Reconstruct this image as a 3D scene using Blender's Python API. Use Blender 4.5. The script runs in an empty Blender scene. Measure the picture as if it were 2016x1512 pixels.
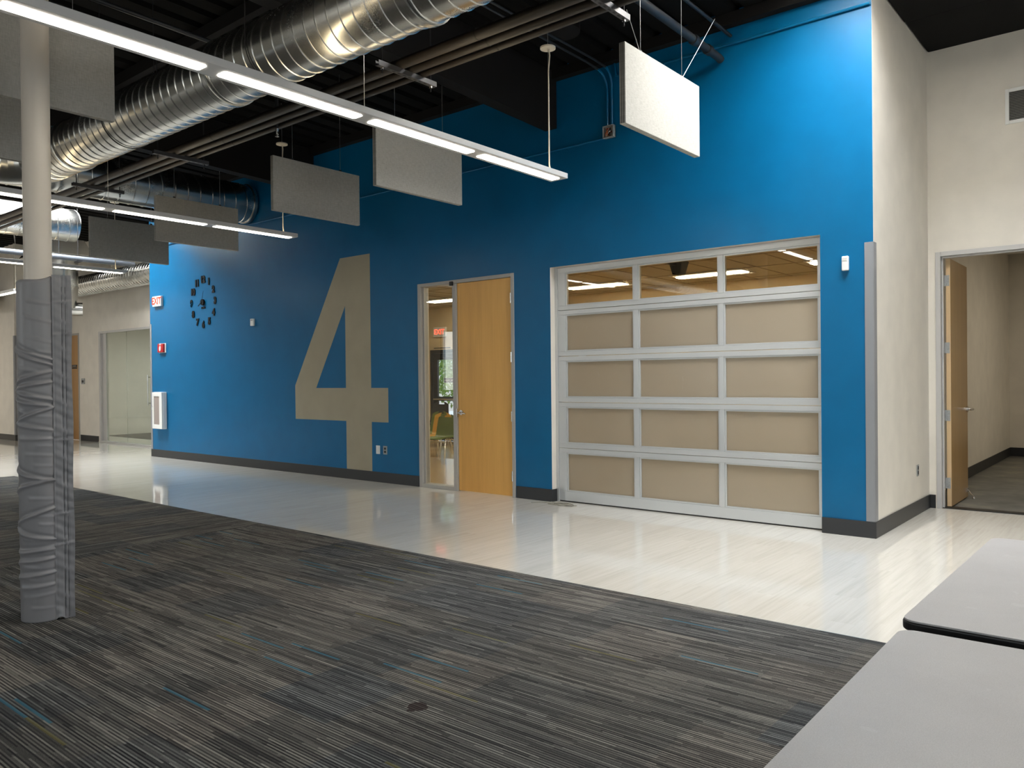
import bpy, bmesh, math, random
from mathutils import Vector, Matrix
random.seed(7)
S = bpy.context.scene
C = S.collection
PI = math.pi

# ------------------------------------------------------------------ helpers
class MB:
    """collects simple solids and links them as ONE mesh object"""
    def __init__(s): s.v = []; s.f = []; s.m = []
    def add(s, vs, fs, mi=0):
        o = len(s.v); s.v += [tuple(p) for p in vs]
        for f in fs: s.f.append(tuple(i + o for i in f)); s.m.append(mi)
        return s
    def box(s, x0, x1, y0, y1, z0, z1, mi=0):
        return s.add([(x0,y0,z0),(x1,y0,z0),(x1,y1,z0),(x0,y1,z0),(x0,y0,z1),(x1,y0,z1),(x1,y1,z1),(x0,y1,z1)],
              [(0,3,2,1),(4,5,6,7),(0,1,5,4),(1,2,6,5),(2,3,7,6),(3,0,4,7)], mi)
    def hexa(s, b, t, mi=0):          # 4 bottom + 4 top corners
        return s.add(list(b)+list(t), [(0,3,2,1),(4,5,6,7),(0,1,5,4),(1,2,6,5),(2,3,7,6),(3,0,4,7)], mi)
    def quad(s, a, b, c, d, mi=0): return s.add([a,b,c,d], [(0,1,2,3)], mi)
    def tube(s, path, r, n=12, cap=True, mi=0):
        path = [Vector(p) for p in path]; rs = r if isinstance(r, (list, tuple)) else [r]*len(path)
        t0 = (path[1]-path[0]).normalized()
        ref = Vector((0,0,1)) if abs(t0.z) < .9 else Vector((1,0,0))
        u = t0.cross(ref).normalized(); vs = []
        for i, p in enumerate(path):
            a = path[max(i-1,0)]; b = path[min(i+1,len(path)-1)]
            t = (b-a).normalized(); u = (u - t*u.dot(t)).normalized(); w = t.cross(u)
            k = 1.0
            for j in range(n):
                an = 2*PI*j/n; vs.append(p + (u*math.cos(an)+w*math.sin(an))*rs[i]*k)
        fs = []
        for i in range(len(path)-1):
            for j in range(n):
                fs.append((i*n+j, i*n+(j+1)%n, (i+1)*n+(j+1)%n, (i+1)*n+j))
        if cap:
            fs.append(tuple(reversed(range(n)))); fs.append(tuple((len(path)-1)*n+j for j in range(n)))
        return s.add(vs, fs, mi)
    def prism(s, poly, fn, d0, d1, mi=0):   # poly of 2D points, fn(a,b,d)->xyz
        n = len(poly); vs = [fn(a,b,d0) for a,b in poly]+[fn(a,b,d1) for a,b in poly]
        fs = [tuple(reversed(range(n))), tuple(range(n,2*n))]+[(i,(i+1)%n,n+(i+1)%n,n+i) for i in range(n)]
        return s.add(vs, fs, mi)
    def mesh(s, mh, off=(0,0,0), fn=None, mi=0):
        return s.add([fn(Vector(v.co)) if fn else v.co for v in mh.vertices], [tuple(p.vertices) for p in mh.polygons], mi)
    def build(s, name, mats, parent=None, bevel=0, smooth=False, ang=35, seg=2, **kw):
        base = Vector(BASE.get(parent.name, (0,0,0))) if parent else Vector((0,0,0))
        me = bpy.data.meshes.new(name)
        me.from_pydata([tuple(Vector(p)-base) for p in s.v], [], s.f)
        for m in (mats if isinstance(mats, (list,tuple)) else [mats]): me.materials.append(m)
        if any(s.m): me.polygons.foreach_set('material_index', s.m)
        bm = bmesh.new(); bm.from_mesh(me); bmesh.ops.recalc_face_normals(bm, faces=bm.faces); bm.to_mesh(me); bm.free()
        if smooth:
            me.polygons.foreach_set('use_smooth', [True]*len(me.polygons)); me.set_sharp_from_angle(angle=math.radians(ang))
        o = bpy.data.objects.new(name, me); C.objects.link(o)
        if parent: o.parent = parent; BASE[o.name] = tuple(base)
        if bevel:
            b = o.modifiers.new('bevel', 'BEVEL'); b.width = bevel; b.segments = seg; b.limit_method = 'ANGLE'; b.angle_limit = math.radians(40)
            b.harden_normals = False
        for k, v in kw.items(): o[k] = v
        return o
BASE = {}
def thing(name, loc, label, cat, group=None, kind=None):
    o = bpy.data.objects.new(name, None); o.empty_display_size = .1; C.objects.link(o); o.location = loc; BASE[o.name] = tuple(loc)
    return tag(o, label, cat, group, kind)
def tag(o, label, cat=None, group=None, kind=None):
    if label: o['label'] = label
    if cat: o['category'] = cat
    if group: o['group'] = group
    if kind: o['kind'] = kind
    return o
def copy_tree(o, parent=None):
    c = o.copy(); C.objects.link(c); c.parent = parent
    for ch in list(o.children): copy_tree(ch, c)
    return c
def text_mesh(txt, size, depth=.002, fat=0.0, align='CENTER'):
    cu = bpy.data.curves.new('t', 'FONT'); cu.body = txt; cu.size = size; cu.extrude = depth; cu.offset = fat
    cu.align_x = align; cu.align_y = 'CENTER'; cu.resolution_u = 3
    o = bpy.data.objects.new('t', cu); C.objects.link(o); bpy.context.view_layer.update()
    me = bpy.data.meshes.new_from_object(o.evaluated_get(bpy.context.evaluated_depsgraph_get()))
    bpy.data.objects.remove(o); bpy.data.curves.remove(cu)
    return me
def on_wall(x, y, z):                   # text plane -> wall facing -Y
    return lambda p: Vector((x+p.x, y-p.z, z+p.y))

# ------------------------------------------------------------------ materials
def mat(name, col, rough=.5, metal=0., spec=.5, **kw):
    m = bpy.data.materials.new(name); m.use_nodes = True
    b = m.node_tree.nodes['Principled BSDF']
    b.inputs['Base Color'].default_value = (*col, 1); b.inputs['Roughness'].default_value = rough
    b.inputs['Metallic'].default_value = metal; b.inputs['Specular IOR Level'].default_value = spec
    for k, v in kw.items(): b.inputs[k.replace('_', ' ')].default_value = v
    return m
class G:
    """tiny node-graph writer"""
    def __init__(s, m): s.m = m; s.t = m.node_tree; s.b = s.t.nodes['Principled BSDF']
    def n(s, typ, **kw):
        x = s.t.nodes.new(typ)
        for k, v in kw.items(): setattr(x, k, v)
        return x
    def link(s, a, b): s.t.links.new(a, b)
    def put(s, sock, v):
        if hasattr(v, 'links') or hasattr(v, 'is_linked'): s.link(v, sock)
        else: sock.default_value = v
    def math(s, op, a, b=0., c=0.):
        x = s.n('ShaderNodeMath', operation=op)
        for i, v in enumerate((a,b,c)):
            if i < len(x.inputs): s.put(x.inputs[i], v)
        return x.outputs[0]
    def pos(s):
        g = s.n('ShaderNodeNewGeometry'); x = s.n('ShaderNodeSeparateXYZ'); s.link(g.outputs['Position'], x.inputs[0]); return x.outputs
    def vec(s, a, b, c=0.):
        x = s.n('ShaderNodeCombineXYZ')
        for i, v in enumerate((a,b,c)): s.put(x.inputs[i], v)
        return x.outputs[0]
    def white(s, v):
        x = s.n('ShaderNodeTexWhiteNoise', noise_dimensions='3D'); s.link(v, x.inputs['Vector']); return x.outputs['Value']
    def noise(s, v, scale, detail=2., rough=.5):
        x = s.n('ShaderNodeTexNoise'); s.link(v, x.inputs['Vector']); x.inputs['Scale'].default_value = scale
        x.inputs['Detail'].default_value = detail; x.inputs['Roughness'].default_value = rough; return x.outputs['Fac']
    def ramp(s, f, stops):
        x = s.n('ShaderNodeValToRGB'); s.link(f, x.inputs[0]); e = x.color_ramp.elements
        while len(e) < len(stops): e.new(.5)
        for i, (p, c) in enumerate(stops): e[i].position = p; e[i].color = (*c, 1)
        return x.outputs[0]
    def mix(s, f, a, b, typ='MIX'):
        x = s.n('ShaderNodeMix', data_type='RGBA', blend_type=typ)
        s.put(x.inputs[0], f); 
        for i, v in ((6,a),(7,b)):
            if isinstance(v, tuple): x.inputs[i].default_value = (*v, 1)
            else: s.link(v, x.inputs[i])
        return x.outputs[2]
    def bump(s, h, strength=.3, dist=.002):
        x = s.n('ShaderNodeBump'); x.inputs['Strength'].default_value = strength; x.inputs['Distance'].default_value = dist
        s.link(h, x.inputs['Height']); s.link(x.outputs[0], s.b.inputs['Normal'])
    def color(s, c): s.link(c, s.b.inputs['Base Color'])
def painted(name, col, rough=.45, spec=.4, var=.05):
    m = mat(name, col, rough, 0, spec); g = G(m); p = g.pos(); v = g.vec(*p)
    n = g.noise(v, 3., 4.); a = tuple(c*(1-var) for c in col); b = tuple(min(1,c*(1+var)) for c in col)
    g.color(g.ramp(n, [(.3,a),(.7,b)])); g.bump(g.noise(v, 220., 2.), .08, .001)
    return m
BLUE = painted('blue_wall_paint', (0.,.115,.27), .36, .30)
TAUPE = painted('taupe_paint', (.335,.298,.215), .42, .45)
BEIGE = painted('beige_wall_paint', (.765,.72,.645), .5, .35)
BEIGE2 = painted('warm_classroom_paint', (.68,.56,.36), .5, .3)
WHITEP = painted('white_reveal_paint', (.80,.76,.70), .45, .4)
BASEM = mat('black_rubber_base', (.022,.023,.025), .42)
GUARD = mat('grey_corner_vinyl', (.23,.235,.25), .42)
FRAMEM = mat('grey_frame_paint', (.40,.385,.36), .38, 0, .5)
FRAME2 = mat('silver_frame_paint', (.56,.55,.54), .34, .25, .5)
ALU = mat('clear_anodised_aluminium', (.62,.63,.63), .36, .55)
STEEL = mat('satin_chrome', (.72,.72,.72), .2, 1.)
BLACK = mat('black_paint', (.012,.012,.013), .55)
DECK = mat('black_ceiling_paint', (.0075,.0073,.007), .85, 0, .1)
BEAMM = mat('black_beam_paint', (.012,.011,.0105), .7, 0, .15)
PIPEM = mat('dark_pipe_paint', (.048,.040,.033), .45)
PIPEB = mat('black_pipe', (.022,.024,.027), .4)
WHITE = mat('white_plastic', (.80,.80,.78), .35)
GREYPL = mat('grey_plate', (.33,.34,.34), .4)
RED = mat('red_enamel', (.42,.01,.015), .35)
PENDM = mat('white_pendant_enamel', (.62,.61,.60), .38)
CABLE = mat('steel_cable', (.5,.5,.48), .35, .8)
CORDW = mat('white_cord', (.72,.66,.55), .5)
TRIMB = mat('black_vinyl_edge', (.008,.008,.009), .4)
def galv():
    m = mat('galvanised_steel', (.63,.64,.62), .3, 1.); g = G(m); p = g.pos(); v = g.vec(*p)
    n = g.noise(v, 90., 4., .6); n2 = g.noise(v, 2.2, 2.)
    g.color(g.ramp(n, [(.3,(.60,.605,.585)),(.7,(.69,.69,.665))]))
    r = g.math('ADD', g.math('MULTIPLY', n, .05), g.math('MULTIPLY', n2, .12)); g.link(g.math('ADD', r, .17), g.b.inputs['Roughness'])
    return m
GALV = galv()
def wood(name, a, b, c, rough=.38, axis=0, w=.19):
    m = mat(name, b, rough); g = G(m); p = g.pos()
    u = g.math('DIVIDE', p[axis], w); fl = g.math('FLOOR', u); t = g.white(g.vec(fl, 3.3, 1.7))
    dist = g.noise(g.vec(g.math('MULTIPLY',p[axis],3.), g.math('MULTIPLY',p[1-axis],3.), g.math('MULTIPLY',p[2],.45)), 3., 3.)
    grain = g.noise(g.vec(g.math('MULTIPLY',p[axis],60.), g.math('MULTIPLY',p[1-axis],60.), g.math('MULTIPLY',p[2],1.6)), 1.6, 4., .6)
    f = g.math('ADD', g.math('MULTIPLY', t, .25), g.math('ADD', g.math('MULTIPLY', grain, .35), g.math('MULTIPLY', dist, .45)))
    fr = g.math('FRACT', u); seam = g.math('LESS_THAN', g.math('ABSOLUTE', g.math('SUBTRACT', fr, .5)), .49)
    col = g.ramp(f, [(.25,a),(.52,b),(.8,c)])
    g.color(g.mix(g.math('MULTIPLY', g.math('SUBTRACT', 1., seam), .25), col, a))
    return m
MAPLE = wood('maple_veneer', (.62,.32,.075), (.72,.385,.095), (.80,.45,.12), axis=0)
MAPLE2 = wood('honey_veneer', (.36,.215,.075), (.43,.26,.095), (.50,.31,.12), rough=.3, axis=1)
MAPLEE = mat('pale_edge_band', (.62,.44,.25), .4)
MAPLE3 = wood('tan_veneer', (.40,.22,.08), (.46,.25,.09), (.52,.29,.11), axis=0)
def fabric():
    m = mat('linen_panel_fabric', (.52,.50,.44), .95, 0, .1); g = G(m); p = g.pos()
    a = g.noise(g.vec(p[0], g.math('MULTIPLY',p[1],22.), g.math('MULTIPLY',p[2],220.)), 1., 2.)
    b = g.noise(g.vec(p[0], g.math('MULTIPLY',p[1],220.), g.math('MULTIPLY',p[2],22.)), 1., 2.)
    h = g.math('MULTIPLY', g.math('ADD', a, b), .5)
    g.color(g.ramp(h, [(.35,(.365,.35,.31)),(.65,(.49,.475,.435))])); g.bump(h, .25, .002)
    return m
FABRIC = fabric(); FABEDGE = mat('panel_edge_wrap', (.40,.375,.33), .9, 0, .1); GROOVE = mat('dark_panel_groove', (.10,.09,.08), .9, 0, .1)
def vinyl():
    m = mat('grey_pad_vinyl', (.24,.235,.245), .38, 0, .5); g = G(m); p = g.pos(); v = g.vec(*p)
    g.bump(g.noise(v, 420., 2.), .07, .0006); return m
VINYL = vinyl(); STITCH = mat('pad_seam_thread', (.05,.05,.052), .6)
def floor_m():
    m = mat('cream_vinyl_plank', (.7,.65,.57), .16, 0, 1.); g = G(m); p = g.pos()
    w, L = .152, .914
    col = g.math('FLOOR', g.math('DIVIDE', p[0], w)); off = g.math('MULTIPLY', g.white(g.vec(col, 1.5, .5)), L)
    row = g.math('FLOOR', g.math('DIVIDE', g.math('ADD', p[1], off), L)); t = g.white(g.vec(col, row, 9.5))
    st = g.noise(g.vec(g.math('MULTIPLY',p[0],38.), g.math('MULTIPLY',p[1],1.3), g.math('MULTIPLY', t, 40.)), 1., 4., .62)
    f = g.math('ADD', g.math('MULTIPLY', t, .12), g.math('MULTIPLY', st, .88))
    g.color(g.ramp(f, [(.2,(.60,.57,.50)),(.5,(.70,.67,.605)),(.85,(.775,.75,.69))]))
    fx = g.math('FRACT', g.math('DIVIDE', p[0], w))
    wob = g.noise(g.vec(p[0],p[1],0.), 1.6, 2.); g.link(g.math('ADD', g.math('MULTIPLY', wob, .05), .035), g.b.inputs['Roughness'])
    g.bump(g.noise(g.vec(g.math('MULTIPLY',p[0],5.),g.math('MULTIPLY',p[1],1.2),0.), 1.5, 2.), .02, .01)
    return m
FLOORM = floor_m()
def carpet_m():
    m = mat('striped_carpet_tile', (.06,.06,.055), .95, 0, .08); g = G(m); p = g.pos()
    cond = g.math('LESS_THAN', p[0], -5.15)
    def sel(a, b): return g.math('ADD', g.math('MULTIPLY', a, g.math('SUBTRACT', 1., cond)), g.math('MULTIPLY', b, cond))
    u = sel(p[0], p[1]); w = sel(p[1], p[0])
    row = g.math('FLOOR', g.math('DIVIDE', w, .0078))
    r1 = g.white(g.vec(row, .5, 2.5)); seg = g.math('FLOOR', g.math('ADD', g.math('DIVIDE', u, .34), g.math('MULTIPLY', r1, 9.)))
    n1 = g.white(g.vec(row, seg, .5))
    row2 = g.math('FLOOR', g.math('DIVIDE', w, .0234)); r2 = g.white(g.vec(row2, 4.5, 7.5)); seg2 = g.math('FLOOR', g.math('ADD', g.math('DIVIDE', u, .5), g.math('MULTIPLY', r2, 9.)))
    n2 = g.white(g.vec(row2, seg2, 3.5))
    tv = g.math('FLOOR', g.math('DIVIDE', w, .5)); tu = g.math('FLOOR', g.math('ADD', g.math('DIVIDE', u, .5), g.math('MULTIPLY', tv, .5))); t = g.white(g.vec(tu, tv, 8.5))
    even = g.math('MODULO', g.math('ADD', g.math('MULTIPLY', row, 1.), 4000.), 2.)
    f = g.math('ADD', g.math('MULTIPLY', n1, .34), g.math('ADD', g.math('MULTIPLY', n2, .22), g.math('MULTIPLY', even, .30)))
    f = g.math('ADD', f, g.math('MULTIPLY', g.math('SUBTRACT', t, .5), .14))
    pile = g.noise(g.vec(*p), 260., 2.); f = g.math('ADD', f, g.math('MULTIPLY', g.math('SUBTRACT', pile, .5), .45))
    col = g.ramp(f, [(.10,(.024,.024,.026)),(.36,(.062,.061,.060)),(.60,(.148,.144,.135)),(.90,(.33,.322,.295))])
    hue = g.ramp(t, [(0,(.93,1.,1.08)),(.5,(1.02,1.,.96)),(1,(1.06,.98,.92))]); col = g.mix(.8, col, hue, 'MULTIPLY')
    row3 = g.math('FLOOR', g.math('DIVIDE', w, .0156)); r3 = g.white(g.vec(row3, 6.5, 1.5)); seg3 = g.math('FLOOR', g.math('ADD', g.math('DIVIDE', u, .42), g.math('MULTIPLY', r3, 9.)))
    n3 = g.white(g.vec(row3, seg3, 12.5)); keep = g.math('SUBTRACT', 1., cond)
    bl = g.math('MULTIPLY', g.math('MULTIPLY', g.math('GREATER_THAN', n3, .9935), keep), .7); ye = g.math('MULTIPLY', g.math('MULTIPLY', g.math('LESS_THAN', n3, .006), keep), .5)
    col = g.mix(bl, col, (.035,.15,.22)); col = g.mix(ye, col, (.17,.15,.035))
    # dark reddish spill stain
    dx = g.math('SUBTRACT', p[0], -.566); dy = g.math('SUBTRACT', p[1], -5.132)
    d = g.math('SQRT', g.math('ADD', g.math('MULTIPLY', dx, dx), g.math('MULTIPLY', g.math('MULTIPLY', dy, dy), .8)))
    d = g.math('ADD', d, g.math('MULTIPLY', g.math('SUBTRACT', g.noise(g.vec(*p), 28., 2.), .5), .05))
    col = g.mix(g.math('MULTIPLY', g.math('LESS_THAN', d, .046), .8), col, (.022,.012,.012))
    g.color(col); g.bump(g.math('ADD', n1, pile), .6, .004)
    return m
CARPET = carpet_m()
def laminate():
    m = mat('grey_laminate', (.40,.385,.39), .42, 0, .4); g = G(m); p = g.pos(); v = g.vec(*p)
    n = g.noise(v, 420., 2.); n2 = g.noise(v, 5., 4.); f = g.math('ADD', g.math('MULTIPLY', n, .7), g.math('MULTIPLY', n2, .3))
    c = g.ramp(f, [(.3,(.42,.41,.415)),(.7,(.55,.54,.54))])
    sc = g.noise(v, 9., 3.); c = g.mix(g.math('MULTIPLY', g.math('GREATER_THAN', sc, .70), .25), c, (.6,.6,.6)); g.color(c)
    g.bump(n, .05, .001); return m
LAM = laminate()
def glass(name, tint=(.95,.97,.96), refl=.1, rough=.0):
    m = bpy.data.materials.new(name); m.use_nodes = True; t = m.node_tree; t.nodes.remove(t.nodes['Principled BSDF'])
    a = t.nodes.new('ShaderNodeBsdfTransparent'); a.inputs[0].default_value = (*tint, 1)
    b = t.nodes.new('ShaderNodeBsdfGlossy'); b.inputs['Roughness'].default_value = rough; b.inputs['Color'].default_value = (1,1,1,1)
    fr = t.nodes.new('ShaderNodeFresnel'); 
    ge = t.nodes.new('ShaderNodeNewGeometry'); mr = t.nodes.new('ShaderNodeMapRange'); mr.inputs['To Min'].default_value = 1.5; mr.inputs['To Max'].default_value = 1/1.5
    t.links.new(ge.outputs['Backfacing'], mr.inputs['Value']); t.links.new(mr.outputs[0], fr.inputs[0])   # same mirror strength from either side of the thin pane
    ad = t.nodes.new('ShaderNodeMath'); ad.operation = 'ADD'; ad.inputs[1].default_value = refl; t.links.new(fr.outputs[0], ad.inputs[0])
    mx = t.nodes.new('ShaderNodeMixShader'); t.links.new(ad.outputs[0], mx.inputs[0]); t.links.new(a.outputs[0], mx.inputs[1]); t.links.new(b.outputs[0], mx.inputs[2])
    t.links.new(mx.outputs[0], t.nodes['Material Output'].inputs[0]); return m
GLASS = glass('clear_glass', refl=.03); GLASSG = glass('green_tinted_glass', (.72,.77,.72), .06); GLASSB = glass('bronze_glass', (.86,.83,.76), .03)
def frosted():
    m = mat('frosted_panel', (.38,.32,.24), .22, 0, .45); g = G(m); p = g.pos(); v = g.vec(*p)
    n = g.noise(v, 1.1, 2.); sm = g.noise(g.vec(g.math('MULTIPLY',p[0],2.),p[1],p[2]), 6.5, 3.)
    c = g.ramp(n, [(.3,(.46,.39,.29)),(.7,(.50,.43,.325))])
    c = g.mix(g.math('MULTIPLY', g.math('GREATER_THAN', sm, .73), .22), c, (.55,.50,.42)); g.color(c)
    tl_ = g.n('ShaderNodeBsdfTranslucent'); tl_.inputs[0].default_value = (.62,.52,.37,1); mx = g.n('ShaderNodeMixShader'); mx.inputs[0].default_value = .3
    g.link(g.b.outputs[0], mx.inputs[1]); g.link(tl_.outputs[0], mx.inputs[2]); g.link(mx.outputs[0], g.t.nodes['Material Output'].inputs[0]); return m
FROST = frosted()
def emit(name, col, s):
    m = bpy.data.materials.new(name); m.use_nodes = True; t = m.node_tree; t.nodes.remove(t.nodes['Principled BSDF'])
    e = t.nodes.new('ShaderNodeEmission'); e.inputs[0].default_value = (*col, 1); e.inputs[1].default_value = s
    t.links.new(e.outputs[0], t.nodes['Material Output'].inputs[0]); return m
LENS = emit('pendant_lens_light', (1.,.93,.80), 13.)
UPLENS = emit('pendant_uplight', (1.,.80,.50), 7.)
TROF = emit('troffer_lens_light', (1.,.88,.66), 36.)
CEILT = mat('cream_ceiling_tile', (.44,.40,.31), .8)
TGRID = mat('ceiling_grid', (.28,.22,.13), .6)
LEAF = mat('leaf_green', (.16,.30,.05), .6)
BARK = mat('bark', (.12,.08,.05), .9)
CONC = mat('pale_concrete', (.6,.6,.58), .8)
VCTM = mat('tan_classroom_floor', (.42,.30,.16), .22)
DIRTY = mat('grey_concrete_floor', (.20,.19,.17), .55)
def dirty():
    g = G(DIRTY); p = g.pos(); n = g.noise(g.vec(p[0], g.math('MULTIPLY',p[1],1.), 0.), 2.2, 6., .62)
    g.color(g.ramp(n, [(.35,(.10,.098,.09)),(.55,(.16,.155,.14)),(.66,(.24,.22,.17)),(.75,(.13,.11,.075))]))
dirty()

# ------------------------------------------------------------------ camera (measured from the photograph)
f_px = 1556.8; yaw, pitch, roll = .6919, -.0067, -.0103
F = Vector((-math.sin(yaw)*math.cos(pitch), math.cos(yaw)*math.cos(pitch), math.sin(pitch)))
R0 = Vector((math.cos(yaw), math.sin(yaw), 0)); U0 = R0.cross(F)
Rr = R0*math.cos(roll)+U0*math.sin(roll); Ur = -R0*math.sin(roll)+U0*math.cos(roll)
cam = bpy.data.cameras.new('camera'); co = bpy.data.objects.new('camera', cam); C.objects.link(co)
cam.sensor_width = 36; cam.sensor_fit = 'HORIZONTAL'; cam.lens = 36*f_px/2016; cam.clip_end = 200; cam.clip_start = .05
M = Matrix((Rr, Ur, -F)).transposed().to_4x4(); M.translation = Vector((2.0354, -7.579, 1.4779)); co.matrix_world = M
S.camera = co

# ------------------------------------------------------------------ setting: floor, walls, roof
XL, XR, YS = -32., 6.5, -14.5
fl = MB().box(XL, XR, YS, .1, -.1, 0).box(0., XR, .1, 2.17, -.1, 0).box(-21.2, -13.5, .1, 2.17, -.1, 0); tag(fl.build('floor', FLOORM), None, kind='structure')
cp = MB().box(-12.15, XR, YS, -2.945, 0, .007)
tag(cp.build('carpet', CARPET), 'charcoal striped carpet with blue and yellow flecks, laid beside the cream floor', 'carpet')
tag(MB().box(-13.5, -.3, .1, 6.2, -.1, -.0005).build('floor_classroom', VCTM), None, kind='structure')
tag(MB().box(-.3, 4.5, 2.171, 9.3, -.1, -.003).build('floor_storeroom', DIRTY), None, kind='structure')

def wall(name, mats, axis, c0, c1, us, zs, hole, parent=None, rev=1, back=1):
    """wall slab between c0 (front) and c1; us, zs grid lines; hole(u,z) -> open"""
    b = MB(); nu, nz = len(us)-1, len(zs)-1
    P = (lambda u, c, z: (u, c, z)) if axis == 'x' else (lambda u, c, z: (c, u, z))
    sol = lambda i, k: 0 <= i < nu and 0 <= k < nz and not hole((us[i]+us[i+1])/2, (zs[k]+zs[k+1])/2)
    for i in range(nu):
        for k in range(nz):
            if not sol(i, k): continue
            u0, u1, z0, z1 = us[i], us[i+1], zs[k], zs[k+1]
            b.quad(P(u0,c0,z0), P(u1,c0,z0), P(u1,c0,z1), P(u0,c0,z1), 0)
            b.quad(P(u0,c1,z0), P(u0,c1,z1), P(u1,c1,z1), P(u1,c1,z0), back)
            for di, dk, q in ((-1,0,(u0,z0,u0,z1)), (1,0,(u1,z0,u1,z1)), (0,-1,(u0,z0,u1,z0)), (0,1,(u0,z1,u1,z1))):
                if not sol(i+di, k+dk):
                    a0, b0, a1, b1 = q
                    edge = not (0 <= i+di < nu)
                    b.quad(P(a0,c0,b0), P(a1,c0,b1), P(a1,c1,b1), P(a0,c1,b0), rev)
    me = b
    # merge doubles so the slab is one closed surface
    o = me.build(name, mats)
    bm = bmesh.new(); bm.from_mesh(o.data); bmesh.ops.remove_doubles(bm, verts=bm.verts, dist=1e-5); bmesh.ops.recalc_face_normals(bm, faces=bm.faces); bm.to_mesh(o.data); bm.free()
    o['kind'] = 'structure'; return o
ZW = 5.06
DX0, DX1, DT = -5.91, -4.195, 2.79       # door frame opening
GX0, GX1, GT = -3.636, -.47, 2.80        # overhead door opening
def h1(x, z): return (DX0 < x < DX1 and z < DT) or (GX0 < x < GX1 and z < GT)
wall('wall_north', [BLUE, BEIGE], 'x', 0., .2, [-13.63, DX0, DX1, GX0, GX1, 0.], [0, DT, GT, ZW], h1)
tag(MB().box(-13.63, 0., 0., .2, ZW, 5.6).build('wall_north_top', BLUE), None, kind='structure')
# return wall beside the niche (facing +X) and niche back wall with the open door
wall('wall_return', [BEIGE, BEIGE], 'y', -.0005, -.2, [.2, 2.32], [0, 5.6], lambda u, z: False)
NX0, NX1, NT = .074, 1.16, 2.82
wall('wall_niche', [BEIGE, BEIGE], 'x', 2.12, 2.32, [0., NX0, NX1, XR], [0, NT, 5.6], lambda x, z: NX0 < x < NX1 and z < NT)
tag(MB().box(0.0, .0008, 0., .2, 0, 5.6).build('wall_corner_side', BEIGE), None, kind='structure')
# west side: recess with storefront, then the next wall
SX0, SX1, ST = -18.47, -14.6, 2.755
LX0, LX1, LT = -20.66, -19.64, 2.775
def h2(x, z): return (SX0 < x < SX1 and z < ST) or (LX0 < x < LX1 and z < LT)
wall('wall_recess', [BEIGE, BEIGE], 'x', 1.04, 1.24, [-21.2, LX0, LX1, SX0, SX1, -13.4], [0, ST, LT, 5.6], h2)
tag(MB().box(-13.63, -13.4, .2, 1.24, 0, 5.6).build('wall_recess_east', BEIGE), None, kind='structure')
tag(MB().box(-21.2, -21.0, .0, 1.24, 0, 5.6).build('wall_recess_west', BEIGE), None, kind='structure')
tag(MB().box(XL, -21.2, -.0, .2, 0, 5.6).build('wall_far', BEIGE), None, kind='structure')
tag(MB().box(XL-.2, XL, YS, .2, 0, 5.9).build('wall_west', BEIGE), None, kind='structure')
# east and south walls with tall windows, added out of view to bring in fill light
EW = [(-12.4,-9.2), (-5.4,-1.6)]
wall('wall_east', [BEIGE, BEIGE], 'y', XR, XR+.2, [YS, EW[0][0], EW[0][1], EW[1][0], EW[1][1], 2.3], [0, .9, 3.3, 5.9], lambda u, z: .9 < z < 3.3 and any(a < u < b for a, b in EW))
SW = [(-20,-15), (-10.5,-5.5), (-2.,3.)]
wall('wall_south', [BEIGE, BEIGE], 'x', YS, YS-.2, [XL, -20,-15,-10.5,-5.5,-2.,3., XR], [0, 1., 3.4, 5.9], lambda u, z: 1. < z < 3.4 and any(a < u < b for a, b in SW))
k = 1
for a, b_ in EW:
    w = thing('window_%d' % k, (XR, (a+b_)/2, 2.1), None, None, kind='structure'); k += 1
    m = MB()
    for yy in (a, (a+b_)/2-.03, b_-.06): m.box(XR+.02, XR+.1, yy, yy+.06, .9, 3.3)
    for zz in (.9, 3.24): m.box(XR+.02, XR+.1, a, b_, zz, zz+.06)
    m.build('window_frame', BLACK, w); MB().box(XR+.055, XR+.06, a+.06, b_-.06, .96, 3.24).build('pane', GLASS, w)
for a, b_ in SW:
    w = thing('window_%d' % k, ((a+b_)/2, YS, 2.1), None, None, kind='structure'); k += 1
    m = MB()
    for xx in (a, (a+b_)/2-.03, b_-.06): m.box(xx, xx+.06, YS-.1, YS-.02, 1., 3.4)
    for zz in (1., 3.34): m.box(a, b_, YS-.1, YS-.02, zz, zz+.06)
    m.build('window_frame', BLACK, w); MB().box(a+.06, b_-.06, YS-.06, YS-.055, 1.06, 3.34).build('pane', GLASS, w)

# roof deck (ribs run front to back, gentle fall toward the blue wall), two skylight openings
def rz(y): return 5.10 - .03*y
SKY = [(-.55, 1.6, -1.9, -.45), (-14.9, -12.9, -2.7, -1.0)]
def deck_strip(b, x0, x1, y0, y1):
    x = x0; n = max(1, round((x1-x0)/.3)); p = (x1-x0)/n; pts = []
    for i in range(n):
        xs = x0+i*p; pts += [(xs,0),(xs+p*.62,0),(xs+p*.7,.06),(xs+p*.92,.06)]
    pts.append((x1,0))
    vs = []; fs = []
    for (px, dz) in pts:
        for y in (y0, y1): vs.append((px, y, rz(y)+dz))
    N = len(pts)
    for (px, dz) in pts:
        for y in (y0, y1): vs.append((px, y, rz(y)+.12))
    for i in range(N-1):
        fs.append((2*i,2*i+1,2*i+3,2*i+2)); fs.append((2*N+2*i,2*N+2*i+2,2*N+2*i+3,2*N+2*i+1))
    b.add(vs, fs)
rb = MB(); xs = [XL, SKY[1][0], SKY[1][1], SKY[0][0], SKY[0][1], XR]
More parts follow.
